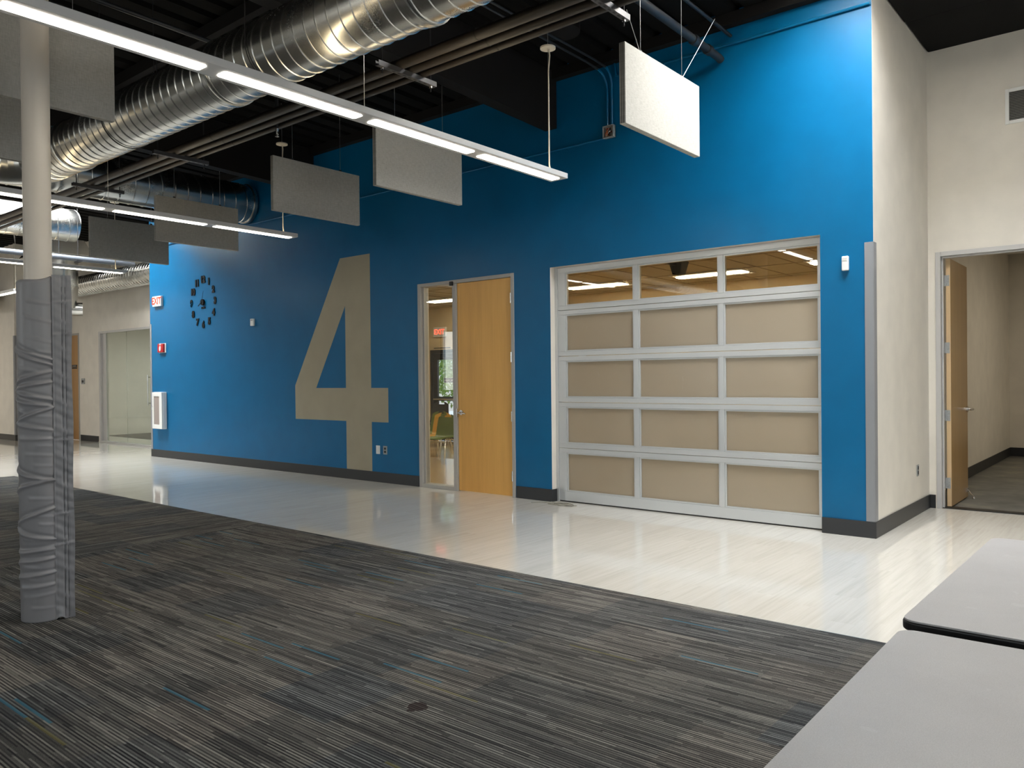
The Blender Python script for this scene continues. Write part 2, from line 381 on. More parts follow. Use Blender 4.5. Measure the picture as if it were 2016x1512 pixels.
for i in range(5):
    s = {1: SKY[1], 3: SKY[0]}.get(i)
    ytop = .2 if i > 1 and i < 4 else 1.2
    if xs[i] >= -.6: ytop = .12
    if s: deck_strip(rb, xs[i], xs[i+1], YS, s[2]); deck_strip(rb, xs[i], xs[i+1], s[3], ytop)
    else: deck_strip(rb, xs[i], xs[i+1], YS, ytop)
tag(rb.build('ceiling', DECK), None, kind='structure')
for i, (a, b_, c, d) in enumerate(SKY):
    m = MB(); z1 = 6.05
    m.box(a-.05, a, c, d, 5.16, z1); m.box(b_, b_+.05, c, d, 5.16, z1); m.box(a-.05, b_+.05, c-.05, c, 5.16, z1); m.box(a-.05, b_+.05, d, d+.05, 5.13, z1)
    w = thing('window_%d' % k, ((a+b_)/2, (c+d)/2, 5.2), None, None, kind='structure'); k += 1
    m.build('skylight_curb', WHITEP, w)
    MB().box(a-.08, b_+.08, c-.08, d+.08, z1, z1+.05).build('skylight_dome', WHITE, w)
# niche ceiling: black insulation bays
m = MB()
for i in range(6):
    for j in range(2):
        x0 = i*1.1; y0 = .12+j*1.02
        m.box(x0+.006, x0+1.094, y0, y0+1.01, 5.02+.02*((i*3+j*5) % 3)/3, 5.10)
tag(m.build('ceiling_niche', DECK, bevel=.02), None, kind='structure')
tag(MB().box(-.6, XR, -.38, 2.5, 5.245, 5.3).box(.01, XR, .125, 2.11, 5.105, 5.245).build('ceiling_niche_cap', DECK), None, kind='structure')  # unseen slabs added above the niche to stop sun leaking through the roof
tag(MB().box(XL, -.7, .21, 1.6, 5.25, 5.3).build('ceiling_north_cap', DECK), None, kind='structure')  # unseen slab added along the roof edge to keep the sun out
tag(MB().box(XL, -13.4, 1.2, 1.3, 5.0, 5.4).build('ceiling_recess', DECK), None, kind='structure')
# roof beams and wall ledger
bg = 'roof beams'
def beam(x, lab):
    b = MB(); w = .083; y0, y1 = YS, -.005
    b.hexa([(x-w,y0,rz(y0)-.62),(x+w,y0,rz(y0)-.62),(x+w,y1,rz(y1)-.67),(x-w,y1,rz(y1)-.67)], [(x-w,y0,rz(y0)),(x+w,y0,rz(y0)),(x+w,y1,rz(y1)-.01),(x-w,y1,rz(y1)-.01)])
    return tag(b.build('roof_beam', BEAMM), lab, 'beam', bg)
beam(-3.595, 'deep black roof beam meeting the blue wall above the white canopy cord')
beam(-8.3, 'black roof beam meeting the blue wall above the large numeral')
beam(-12.35, 'black roof beam farthest left, near the far end of the blue wall')
beam(2.6, 'black roof beam near the skylight over the tables')
tag(MB().box(-13.6, -.0, -.10, -.001, 4.985, 5.10).build('roof_ledger', BEAMM), 'dark steel ledger running along the top of the blue wall', 'ledger')
pur = ['dark purlin nearest the blue wall', 'dark purlin second from the blue wall', 'dark purlin over the padded column']
for i, y in enumerate((-1.15, -3.2, -6.2)):
    tag(MB().box(-12.2 if i < 2 else XL, -.65 if i == 0 else XR, y-.04, y+.04, rz(y)-.14, rz(y)-.005).build('roof_purlin', BEAMM), pur[i]+', running under the roof deck', 'purlin', 'roof purlins')

# baseboards
def bb(name, *boxes):
    m = MB()
    for x in boxes: m.box(*x)
    tag(m.build(name, BASEM, bevel=.003), None, kind='structure')
H = .148; T = .012
bb('baseboard_north', (-13.63,DX0-.012,-T,0,0,H))
bb('baseboard_pier', (DX1+.012,GX0+T,-T,0,0,H), (GX0,GX0+T,0,.085,0,H))
bb('baseboard_corner', (GX1,T,-T,0,0,H), (GX1-T*0,GX1+T,0,.02,0,H))
bb('baseboard_return', (0.0008,T,0,2.12,0,H)); bb('baseboard_niche', (T,NX0-.01,2.12-T,2.12,0,H)); bb('baseboard_niche_east', (NX1+.06,XR,2.12-T,2.12,0,H))
bb('baseboard_recess', (LX1+.05,SX0-.06,1.04-T,1.04,0,H)); bb('baseboard_far', (XL,-21.0,-T,0,0,H), (-21.0,-21.0+T,-T,1.04,0,H))
bb('baseboard_recess_door', (-21.0+T,LX0-.05,1.04-T,1.04,0,H))
# corner guards
def guard(name, xa, xb, ya, z1, label, s=1):
    m = MB(); t = .006
    m.box(xa, xb, -t, 0, H, z1)
    if s > 0: m.box(xb-.0, xb+t, -t, ya, H, z1)
    else: m.box(xa-t, xa, -t, ya, H, z1)
    tag(m.build('corner_guard', GUARD, bevel=.002), label, 'corner guard', 'grey wall corner guards')
guard('g', -.075, 0.001, .078, 2.68, 'grey vinyl corner guard on the blue wall beside the niche with the open door')
guard('g', -13.63, -13.57, .075, 2.64, 'grey corner guard at the far left end of the blue wall', -1)
guard('g', -21.09, -21.0, .08, 2.73, 'grey corner guard on the beige wall left of the padded column')

# ------------------------------------------------------------------ painted numeral 4
t = .0015
poly_o = [(-7.601,3.325),(-6.913,3.325),(-6.913,1.364),(-6.545,1.364),(-6.545,.868),(-6.909,.868),(-6.909,H),(-7.492,H),(-7.492,.868),(-8.775,.868),(-8.775,1.405)]
hole = [(-7.492,2.60),(-8.224,1.364),(-7.492,1.364)]
bm = bmesh.new()
vo = [bm.verts.new((x, -t, z)) for x, z in poly_o]; vh = [bm.verts.new((x, -t, z)) for x, z in hole]
es = [bm.edges.new((vo[i], vo[(i+1) % len(vo)])) for i in range(len(vo))]+[bm.edges.new((vh[i], vh[(i+1) % 3])) for i in range(3)]
bmesh.ops.triangle_fill(bm, use_beauty=True, use_dissolve=False, edges=es)
r = bmesh.ops.extrude_face_region(bm, geom=bm.faces[:]); bmesh.ops.translate(bm, verts=[v for v in r['geom'] if isinstance(v, bmesh.types.BMVert)], vec=(0,t*.9,0))
bmesh.ops.recalc_face_normals(bm, faces=bm.faces)
me = bpy.data.meshes.new('painted_numeral'); bm.to_mesh(me); bm.free(); me.materials.append(TAUPE)
o = bpy.data.objects.new('painted_numeral', me); C.objects.link(o)
tag(o, 'huge taupe numeral 4 painted on the blue wall left of the wooden door', 'painted number')
# edge of another painted figure on the far beige wall
m = MB(); n = 40
for i in range(n):
    a0, a1 = -PI/2+PI*i/n, -PI/2+PI*(i+1)/n
    P = lambda a, r1, r2: (-23.05+r1*math.cos(a), -.002, 1.55+r2*math.sin(a))
    m.quad(P(a0,.92,.82), P(a1,.92,.82), P(a1,.42,.32), P(a0,.42,.32))
tag(m.build('painted_numeral', TAUPE), 'rounded grey-taupe painted figure at the left edge, on the far beige wall', 'painted number')

# ------------------------------------------------------------------ door_1: wooden door with sidelight
d = thing('door_1', (-5.05, .05, 0), None, None, kind='structure')
m = MB(); fy0, fy1 = -.012, .13
m.box(DX0, DX0+.06, fy0, fy1, 0, DT); m.box(DX1-.05, DX1, fy0, fy1, 0, DT); m.box(DX0+.06, DX1-.05, fy0, fy1, DT-.045, DT)
m.box(-5.25, -5.183, fy0, fy1, 0, DT-.045); m.box(DX0+.06, -5.25, fy0+.004, fy1, 0, .05)
m.box(DX0+.06, DX0+.085, .03, .07, .05, DT-.045); m.box(-5.275, -5.25, .03, .07, .05, DT-.045)
m.build('door_frame', FRAMEM, d, bevel=.003)
MB().box(DX0+.07, -5.255, .046, .052, .05, DT-.05).build('sidelight_glass', GLASS, d)
leaf = MB().box(-5.178, DX1-.053, .012, .056, .012, DT-.05).build('door_leaf', MAPLE, d, bevel=.002)
hm = MB(); hx, hz = -5.117, 1.04
hm.tube([(hx,.012,hz),(hx,-.006,hz)], .033, 24); hm.tube([(hx,-.004,hz),(hx,-.052,hz)], .011, 14)
hm.tube([(hx-.012,-.052,hz),(hx+.03,-.056,hz-.002),(hx+.08,-.055,hz-.006),(hx+.118,-.048,hz-.012)], [.012,.013,.011,.008], 12)
hm.build('door_handle', STEEL, leaf, smooth=True)
MB().box(-5.178-.012, -5.178+.0, -.0135, .0, hz-.06, hz+.05).build('strike_plate', STEEL, d)
for hz0 in (2.42, 1.685, .945, .2):
    q = MB(); q.box(DX1-.066, DX1-.05, -.002, .012, hz0, hz0+.125); q.tube([(DX1-.052,-.008,hz0),(DX1-.052,-.008,hz0+.125)], .008, 10); q.build('door_hinge', STEEL, leaf, smooth=True)
MB().box(-5.275, -5.225, -.04, -.012, DT-.075, DT-.02).build('door_sensor', BLACK, d, bevel=.003)

# ------------------------------------------------------------------ overhead glass door
gd = thing('overhead_door', ((GX0+GX1)/2, .12, 0), 'aluminium sectional overhead door with frosted panes, set in the blue wall', 'garage door')
YF, YB = .10, .15
sec = [(.012,.643,.138,.576), (.643,1.190,.711,1.124), (1.190,1.740,1.259,1.671), (1.740,2.287,1.808,2.222), (2.287,2.80,2.352,2.722)]
cols = [(-3.478,-2.566), (-2.483,-1.552), (-1.474,-.53)]
GL, GR = -3.60, -.478
for si, (z0, z1, a, b_) in enumerate(sec):
    m = MB(); z0 += .002; z1 -= .002
    m.box(GL, GR, YF, YB, z0, a-.012); m.box(GL, GR, YF, YB, b_+.012, z1)
    ed = [GL]+[e for c in cols for e in c]+[GR]
    for i in range(0, 8, 2): m.box(ed[i]+(.012 if i else 0), ed[i+1]-(.012 if i < 6 else 0), YF, YB, a-.012, b_+.012)
    for c0, c1 in cols:      # glazing beads set back
        m.box(c0-.012, c0+.004, YF+.008, YB, a-.012, b_+.012); m.box(c1-.004, c1+.012, YF+.008, YB, a-.012, b_+.012)
        m.box(c0, c1, YF+.008, YB, a-.012, a+.004); m.box(c0, c1, YF+.008, YB, b_-.004, b_+.012)
    so = m.build('door_section', ALU, gd, bevel=.0025)
    for c0, c1 in cols:
        p = MB().box(c0, c1, YF+.022, YF+.028, a, b_).build('pane', GLASSB if si == 4 else FROST, so)
MB().box(GL, GR, YF+.008, YB-.01, 0, .016).build('bottom_seal', TRIMB, gd)
# side track stops
m = MB(); m.box(GX0, GL+.0, .085, .17, 0, GT); m.box(GR, GX1, .085, .17, 0, GT); m.build('side_track', ALU, gd)
MB().box(-3.30, -3.2, YF-.004, YF, 1.735, 1.741).build('pull_tab', WHITE, gd)
# opener rail in the classroom
op = thing('door_opener', (-2.2, .7, 2.9), 'black overhead door opener rail and hanger, seen through the clear top panes', 'door opener')
MB().box(-2.48,-2.44,.2,1.05,2.80,2.84).build('opener_rail', BLACK, op)
m = MB(); m.box(-2.50,-2.42,.97,1.03,2.84,3.2); m.hexa([(-2.51,.93,2.70),(-2.41,.93,2.70),(-2.41,1.07,2.70),(-2.51,1.07,2.70)], [(-2.55,.90,2.86),(-2.37,.90,2.86),(-2.37,1.09,2.86),(-2.55,1.09,2.86)]); m.build('opener_hanger', BLACK, op, bevel=.006)

# cord coil on the floor
pts = []
for i in range(150):
    a = i/150*2*PI*3.2; rr = .115+.02*math.sin(i*.7)+.02*math.sin(i*.13)
    pts.append((-3.42+rr*1.5*math.cos(a)+.05*math.sin(i*.11), -.135+rr*.62*math.sin(a), .007+.007*(i/150)+.004*math.sin(i*.9)))
tag(MB().tube([(-3.58,.08,.005),(-3.55,0,.006),(-3.5,-.06,.008)]+pts+[(-3.72,-.14,.006),(-3.8,-.2,.006)], .0048, 6).build('cord_coil', mat('grey_cord',(.33,.31,.26),.5), smooth=True), 'tangled grey cord lying on the floor at the overhead door corner', 'cord')

# ------------------------------------------------------------------ door_2: niche door standing open
d = thing('door_2', (.62, 2.2, 0), None, None, kind='structure')
m = MB(); y0, y1 = 2.108, 2.33
for xa, xb in ((NX0, NX0+.05), (NX1-.05, NX1)): m.box(xa, xb, y0, y1, 0, NT)
m.box(NX0+.05, NX1-.05, y0, y1, NT-.05, NT)
m.box(NX0+.05, NX0+.066, 2.17, 2.225, 0, NT-.05); m.box(NX1-.066, NX1-.05, 2.17, 2.225, 0, NT-.05); m.box(NX0+.066, NX1-.066, 2.17, 2.225, NT-.066, NT-.05)
m.build('door_frame', FRAME2, d, bevel=.003)
lf = MB().box(.150, .194, 2.255, 3.19, .012, 2.755).build('door_leaf', MAPLE2, d, bevel=.0015)
MB().box(.1505, .1935, 2.2535, 2.2545, .013, 2.754).build('edge_band', MAPLEE, lf)
for hz0 in (2.455, 1.71, .96, .21):
    q = MB(); q.box(.126, .185, 2.250, 2.2533, hz0, hz0+.12); q.box(.112,.128,2.235,2.2533,hz0,hz0+.12)
    hi = q.build('door_hinge', GREYPL, lf)
    q = MB()
    for dz, dx in ((.018,.158),(.045,.172),(.078,.172),(.104,.158)): q.tube([(dx,2.2503,hz0+dz),(dx,2.2488,hz0+dz)], .0045, 8)
    q.build('screw', STEEL, hi)
hm = MB(); hy, hz = 3.12, 1.06
hm.tube([(.194,hy,hz),(.212,hy,hz)], .034, 22); hm.tube([(.21,hy,hz),(.262,hy,hz)], .012, 12); hm.tube([(.26,hy+.014,hz),(.262,hy-.05,hz),(.256,hy-.115,hz-.003)], [.013,.012,.009], 10)
hm.tube([(.150,hy,hz),(.132,hy,hz)], .034, 22); hm.tube([(.132,hy,hz),(.09,hy,hz)], .012, 12); hm.tube([(.09,hy+.014,hz),(.09,hy-.05,hz),(.094,hy-.115,hz-.003)], [.013,.012,.009], 10)
hm.build('door_handle', STEEL, lf, smooth=True)
q = MB(); q.box(.194,.21,3.08,3.13,.075,.125); q.tube([(.21,3.105,.1),(.265,3.09,.03)], .006, 8); q.tube([(.268,3.089,.026),(.272,3.088,.001)], [.013,.016], 12)
q.build('door_holder', STEEL, lf, smooth=True)
MB().box(NX0+.05, NX1-.05, 2.16, 2.31, -.003, .008).build('threshold', TRIMB, d)
# storeroom behind
tag(MB().box(-.25, -.15, 2.32, 9.2, 0, 4.2).build('wall_storeroom_west', BEIGE), None, kind='structure')
tag(MB().box(-.25, 4.5, 9.1, 9.2, 0, 4.2).build('wall_storeroom_north', BEIGE), None, kind='structure')
tag(MB().box(4.4, 4.5, 2.32, 9.2, 0, 4.2).build('wall_storeroom_east', BEIGE), None, kind='structure')
bb('baseboard_storeroom', (-.15,-.15+T,2.32,9.1,0,.15), (-.15,4.4,9.1-T,9.1,0,.15))
m = MB(); m.box(-.15, .35, 2.32, 8.95, 3.60, 3.64); m.box(1.6, 4.4, 2.32, 9.1, 3.60, 3.64); m.box(.35, 1.6, 2.32, 7.4, 3.60, 3.64)
tag(m.build('ceiling_storeroom', WHITEP), None, kind='structure')
tag(MB().box(-.15, 4.4, 2.32, 9.1, 4.15, 4.2).build('ceiling_storeroom_deck', DECK), None, kind='structure')

# ------------------------------------------------------------------ small wall things
def plate(x0, x1, z0, z1, mt, label, name='outlet', kind='outlet', sockets=2, dark=True):
    p = thing(name, ((x0+x1)/2, -.004, (z0+z1)/2), label, kind)
    MB().box(x0, x1, -.007, -.0005, z0, z1).build('cover_plate', mt, p, bevel=.0015)
    cx = (x0+x1)/2
    for i in range(sockets):
        cz = z0+(z1-z0)*(.31+.38*i)
        MB().prism([(cx+.021*math.cos(a)*1., cz+max(-.016,min(.016,.021*math.sin(a)))) for a in [2*PI*j/20 for j in range(20)]], lambda a, b, dd: (a, dd, b), -.0095, -.006).build('socket', BLACK if dark else WHITE, p)
    return p
plate(-6.660, -6.577, .408, .530, GREYPL, 'grey duplex outlet with black sockets, nearest the wooden door', 'power_outlet')
plate(-6.815, -6.733, .408, .530, WHITE, 'white outlet plate beside the foot of the numeral', 'power_outlet', dark=False)
p = thing('power_outlet', (.003, 1.58, .465), 'outlet with black sockets on the beige return wall in the niche', 'outlet')
MB().box(.001, .007, 1.54, 1.62, .405, .525).build('cover_plate', GREYPL, p, bevel=.0015)
for i in range(2): MB().box(.006, .0095, 1.563, 1.597, .423+i*.052, .458+i*.052).build('socket', BLACK, p, bevel=.004)
# motion sensor by the corner
p = thing('motion_sensor', (-.235, -.02, 2.5), 'white motion sensor on the blue wall near the niche corner', 'sensor')
MB().box(-.267,-.207,-.036,-.001,2.438,2.572).build('sensor_body', WHITE, p, bevel=.008); MB().box(-.257,-.217,-.0385,-.034,2.527,2.556).build('sensor_lens', mat('frosted_lens',(.62,.62,.58),.3), p, bevel=.004)
# small white thermostat
p = thing('wall_sensor', (-9.96, -.02, 2.48), 'small white wall sensor between the clock and the numeral', 'sensor')
MB().box(-10.0,-9.905,-.035,-.001,2.423,2.543).build('sensor_body', WHITE, p, bevel=.005); MB().box(-9.985,-9.92,-.0365,-.033,2.51,2.53).build('vent_slot', GREYPL, p)
# exit sign (left)
p = thing('exit_sign', (-13.27, -.04, 3.07), 'white exit sign with red letters at the far left of the blue wall', 'exit sign')
MB().box(-13.43,-13.085,-.05,-.001,2.972,3.172).build('sign_housing', WHITE, p, bevel=.006)
MB().mesh(text_mesh('EXIT', .185, .001, .005), fn=on_wall(-13.2575, -.0515, 3.072)).build('sign_lettering', emit('exit_red_glow', (1.,.10,.05), 1.3), p)
# fire alarm
p = thing('fire_alarm', (-13.13, -.03, 2.15), 'red fire alarm with white strobe under the exit sign', 'fire alarm')
MB().box(-13.255,-12.985,-.012,-.001,2.056,2.24).build('back_plate', WHITE, p, bevel=.003)
MB().box(-13.245,-13.02,-.05,-.012,2.064,2.232).build('alarm_body', RED, p, bevel=.006)
MB().prism([(-13.13+.03*math.cos(a), 2.135+.052*math.sin(a)) for a in [2*PI*j/20 for j in range(20)]], lambda a, b, dd: (a, dd, b), -.06, -.05).build('strobe_lens', WHITE, p)
MB().mesh(text_mesh('FIRE', .04, .0008), fn=on_wall(-13.13, -.051, 2.212)).build('lettering', WHITE, p)
# extinguisher cabinet
p = thing('extinguisher_cabinet', (-13.2, -.06, .56), 'white extinguisher cabinet with a grey window, low on the blue wall at far left', 'cabinet')
m = MB(); x0, x1, z0, z1, yf = -13.385, -12.985, .565, 1.287, -.105
m.box(x0,x1,yf+.02,-.001,z0,z1); m.build('cabinet_body', WHITE, p, bevel=.012)
m = MB(); wx0, wx1, wz0, wz1 = x0+.07, x1-.11, z0+.085, z1-.085
m.box(x0+.004,wx0,yf,yf+.02,z0+.004,z1-.004); m.box(wx1,x1-.004,yf,yf+.02,z0+.004,z1-.004); m.box(wx0,wx1,yf,yf+.02,z0+.004,wz0); m.box(wx0,wx1,yf,yf+.02,wz1,z1-.004)
cd = m.build('cabinet_door', WHITE, p, bevel=.003)
MB().box(wx0,wx1,yf+.01,yf+.016,wz0,wz1).build('window', mat('grey_acrylic',(.33,.28,.26),.2), cd)
q = MB(); q.tube([(x0+.03,yf,.93),(x0+.03,yf-.02,.93),(x0+.03,yf-.02,1.0),(x0+.03,yf,1.0)], .006, 8); q.build('door_latch', STEEL, cd, smooth=True)
# clock
CLK = mat('matt_black_clock', (.006,.006,.007), .7, 0, .2)
ck = thing('wall_clock', (-11.577, -.01, 2.94), 'black stick-on wall clock with twelve loose numerals on the blue wall', 'clock')
cx, cz = -11.577, 2.938
for i in range(1, 13):
    a = PI/2-2*PI*i/12; rr = .415
    MB().mesh(text_mesh(str(i), .16, .006, .011), fn=on_wall(cx+rr*math.cos(a), -.007, cz+rr*math.sin(a))).build('numeral', CLK, ck)
MB().tube([(cx,-.001,cz),(cx,-.035,cz)], .056, 28).build('clock_movement', CLK, ck, smooth=True)
q = MB(); q.hexa([(cx-.007,-.04,cz),(cx+.007,-.04,cz),(cx+.007,-.037,cz),(cx-.007,-.037,cz)], [(cx+.066,-.04,cz+.20),(cx+.072,-.04,cz+.20),(cx+.072,-.037,cz+.20),(cx+.066,-.037,cz+.20)]); q.build('minute_hand', CLK, ck)
q = MB(); q.hexa([(cx-.122,-.044,cz-.06),(cx-.112,-.044,cz-.075),(cx-.112,-.041,cz-.075),(cx-.122,-.041,cz-.06)], [(cx-.004,-.044,cz+.01),(cx+.008,-.044,cz-.006),(cx+.008,-.041,cz-.006),(cx-.004,-.041,cz+.01)]); q.build('hour_hand', CLK, ck)
q = MB()
for i in range(4): q.box(cx-.062+i*.033, cx-.035+i*.033, -.012, -.001, cz-.115, cz-.085)
q.build('badge', CLK, ck)

# vent in the niche
v = thing('air_vent', (1.05, 2.1, 4.26), 'white framed air grille high on the niche wall', 'air vent')
vx0, vx1, vz0, vz1 = .742, 1.36, 4.08, 4.446; m = MB(); e = .035
m.box(vx0,vx0+e,2.104,2.119,vz0,vz1); m.box(vx1-e,vx1,2.104,2.119,vz0,vz1); m.box(vx0+e,vx1-e,2.104,2.119,vz0,vz0+e); m.box(vx0+e,vx1-e,2.104,2.119,vz1-e,vz1)
m.build('vent_frame', WHITE, v, bevel=.002); MB().box(vx0+e,vx1-e,2.1165,2.119,vz0+e,vz1-e).build('backing', BLACK, v)
sl = MB(); zz = vz0+e+.006
while zz < vz1-e-.004: sl.hexa([(vx0+e,2.105,zz),(vx1-e,2.105,zz),(vx1-e,2.1165,zz+.008),(vx0+e,2.1165,zz+.008)], [(vx0+e,2.105,zz+.003),(vx1-e,2.105,zz+.003),(vx1-e,2.1165,zz+.011),(vx0+e,2.1165,zz+.011)]); zz += .0165
sl.build('louvers', mat('louver_grey',(.22,.21,.19),.5), v)

# conduits and junction box on the wall
CON = BLUE
tag(MB().tube([(-.01,-.018,4.82),(-2.62,-.018,4.82),(-2.68,-.018,4.84),(-2.70,-.018,4.98)], .0125, 10).build('conduit', CON, smooth=True), 'upper blue conduit running along the top of the blue wall to the niche corner', 'conduit', 'wall conduits')
tag(MB().tube([(-2.82,-.02,4.175),(-13.5,-.02,4.14)], .0115, 10).build('conduit', CON, smooth=True), 'long lower blue conduit running left from the open junction box', 'conduit', 'wall conduits')
for i, x in enumerate((-2.795, -2.735)):
    k0 = [(x,-.022,4.30),(x,-.022,4.72)]+[(x+(-.02 if i == 0 else .02)*j/6, -.022-.16*(1-math.cos(j/6*PI/2)), 4.72+.18*math.sin(j/6*PI/2)) for j in range(1,7)]
    q = thing('conduit', (x,-.02,4.5), ('left' if i == 0 else 'right')+' one of the two conduits dropping into the open junction box', 'conduit', 'wall conduits')
    MB().tube(k0, .013, 10).build('painted_drop', CON, q, smooth=True); MB().tube([k0[-1],(k0[-1][0],-.4,4.915),(k0[-1][0],-2.45-.2*i,4.93)], .013, 10).build('ceiling_run', PIPEB, q, smooth=True)
jb = thing('junction_box', (-2.77, -.03, 4.23), 'open junction box with loose wires on the blue wall, behind the white panel', 'junction box')
m = MB(); m.box(-2.84,-2.70,-.012,-.001,4.165,4.30); m.box(-2.84,-2.832,-.055,-.001,4.165,4.30); m.box(-2.708,-2.70,-.055,-.001,4.165,4.30); m.box(-2.832,-2.708,-.055,-.001,4.165,4.173); m.box(-2.832,-2.708,-.055,-.001,4.292,4.30); m.build('box_body', GREYPL, jb)
for col in ((.5,.12,.03),(.02,.02,.02),(.6,.6,.6),(.35,.05,.03),(.02,.02,.03)):
    pp = [(-2.77+random.uniform(-.045,.045), -.02-random.uniform(0,.035), 4.23+random.uniform(-.045,.045)) for _ in range(9)]
    MB().tube(pp, .004, 6).build('wire', mat('wire', col, .5), jb, smooth=True)

# ------------------------------------------------------------------ acoustic panels
def make_panel():
    r = thing('acoustic_panel', (0,0,0), 'x', 'acoustic panel', 'hanging acoustic panels')
    w = .026; z0, z1 = 0., .607
    m = MB(); m.box(-w, w, 0, 1.215, z0, z1); m.build('panel_core', FABRIC, r, bevel=.003)
    m = MB()
    for gx in (-.010, .006): m.box(gx, gx+.004, -.0012, .0, z0+.004, z1-.004)
    m.build('edge_groove', GROOVE, r)
    for y in (.27, .945):
        h = MB(); h.box(-.006,.006,y-.016,y+.016,z1,z1+.022); h.build('hook', BLACK, r)
        MB().tube([(0,y,z1+.02),(0,y,z1+.02+1.25)], .0022, 6).build('hanger_cable', CABLE, r)
    return r
p0 = make_panel()
PAN = [(-1.09,-2.48,'bright white acoustic panel hanging nearest the niche, in front of the bright blue wall'),
       (-3.905,-2.475,'grey fabric panel partly hidden behind the nearest long pendant light'),
       (-5.605,-2.495,'grey fabric panel hanging in front of the white cord, above the large numeral'),
       (-8.37,-2.46,'beige-grey panel crossed by the second pendant light'),
       (-10.42,-2.46,'dark grey panel hanging farthest back, in front of the blue wall corner'),
       (-3.875,-6.185,'large grey panel at the top left, behind the column and in front of the duct'),
       (-5.51,-6.235,'dark grey panel at the left edge behind the column, below the larger panel'),
       (-1.04,-6.215,'panel whose lower corner just shows at the top edge, over the duct')]
for i, (x, y, lab) in enumerate(PAN):
    q = p0 if i == 0 else copy_tree(p0)
    q.location = (x, y, 3.376); q['label'] = lab
    if i == 0: q.rotation_euler = (0, 0, math.radians(-.0))
    BASE[q.name] = (x, y, 3.376)
# slanted brace cables of the bright panel
MB().tube([(-1.09,-2.48+.255,4.0),(-1.09,-2.41,4.25)], .0025, 6).build('brace_cable', CABLE, p0)
MB().tube([(-1.09,-2.48+.965,4.0),(-1.09,-.89,4.70)], .0025, 6).build('brace_cable', CABLE, p0)

# ------------------------------------------------------------------ pendant lights
def make_pendant():
    r = thing('pendant_light', (0,0,0), 'x', 'pendant light', 'long linear pendant lights')
    L = 4.69; w = .098
    m = MB(); m.box(-w, w, -L, 0, .004, .052); m.build('housing', PENDM, r, bevel=.003)
    for i in range(4):
        y1 = -.055-i*1.172; y0 = y1-1.058; q = .05; c = .012
        MB().prism([(-q+c,y0),(q-c,y0),(q,y0+c),(q,y1-c),(q-c,y1),(-q+c,y1),(-q,y1-c),(-q,y0+c)], lambda a, b, dd: (a, b, dd), .0, .006).build('lens', LENS, r)
        MB().box(-.04,.04,y0+.02,y1-.02,.0515,.0535).build('uplight_lens', UPLENS, r)
    for y in (-.16, -2.345, -4.53):
        MB().tube([(0,y,.052),(0,y,1.72)], .002, 6).build('suspension_cable', CABLE, r)
    cn = MB(); cy = -.16; n = 24; cn.tube([(0,cy,1.185),(0,cy,1.20),(0,cy,1.212)], [.072,.072,.03], n); cn.tube([(0,cy,1.175),(0,cy,1.187)], .014, 10); cn.build('canopy', CORDW, r, smooth=True)
    MB().tube([(.012,cy,1.18),(.02,cy,1.12),(.004,cy,.98),(.004,cy,.5),(.004,cy,.12),(.016,cy+.004,.052)], .0065, 8).build('power_cord', CORDW, r, smooth=True)
    return r
pl0 = make_pendant()
PEN = [(-2.36,-1.545,3.336,0,'long pendant light nearest the camera, its end pointing at the overhead door'),
       (-6.735,-1.43,3.336,0,'second pendant light back, ending above the numeral'),
       (-11.65,-1.38,3.336,0,'third pendant light back, ending near the blue wall corner'),
       (-15.4,-1.75,3.30,-90,'pendant light running along the far beige wall, just left of the padded column'),
       (2.04,-1.545,3.336,0,'pendant light over the aisle beyond the right edge, above the tables'),  # this and the next three: unseen copies added to light the room
       (-2.36,-8.6,3.336,0,'pendant light of the row behind the camera, left of the tables'),
       (2.04,-8.6,3.336,0,'pendant light of the row behind the camera, over the tables'),
       (-6.735,-8.6,3.336,0,'pendant light of the row behind the camera, beyond the column')]
for i, (x, y, z, a, lab) in enumerate(PEN):
    q = pl0 if i == 0 else copy_tree(pl0)
    q.location = (x, y, z); q.rotation_euler = (0, 0, math.radians(a)); q['label'] = lab

# ------------------------------------------------------------------ ducts
def helix(b, p0, axis, length, r, pitch, n=40, h=.006):
    """spiral-seam duct from p0 along axis ('x' or 'y', signed length)"""
    sg = 1 if length > 0 else -1; L = abs(length); prof = [(0.,0.),(.90,0.),(.935,h),(.965,h)]
    K = int(L/pitch*n); vs = []; J = len(prof)
    for k_ in range(K+n+1):
        th = 2*PI*k_/n
        for s, dh in prof:
            d = min(max((k_/n-1+s)*pitch, 0), L); rr = r+dh; c, sn = math.cos(th)*rr, math.sin(th)*rr
            vs.append((p0[0]+sg*d, p0[1]+c, p0[2]+sn) if axis == 'x' else (p0[0]+c, p0[1]+sg*d, p0[2]+sn))
    fs = []
    for k_ in range(K+n):
        for j in range(J-1): fs.append((k_*J+j, (k_+1)*J+j, (k_+1)*J+j+1, k_*J+j+1))
        if k_+n+1 <= K+n: fs.append((k_*J+J-1, (k_+1)*J+J-1, (k_+1+n)*J, (k_+n)*J))
    b.add(vs, fs); return b
def collar(b, p, axis, r, w=.05):
    q = Vector((w/2,0,0)) if axis == 'x' else Vector((0,w/2,0)); p = Vector(p)
    b.tube([p-q, p-q*.9, p+q*.9, p+q], [r, r+.014, r+.014, r], 40, cap=False); return b
DY, DZ, DR = -4.255, 3.848, .236
dm = thing('spiral_duct', (-2.4, DY, DZ), 'large shiny spiral duct crossing above the nearest pendant light', 'air duct', 'galvanised ducts')
helix(MB(), (6.3, DY, DZ), 'x', -(6.3+7.1), DR, .118, 44).build('duct_pipe', GALV, dm, smooth=True, ang=20)
m = MB()
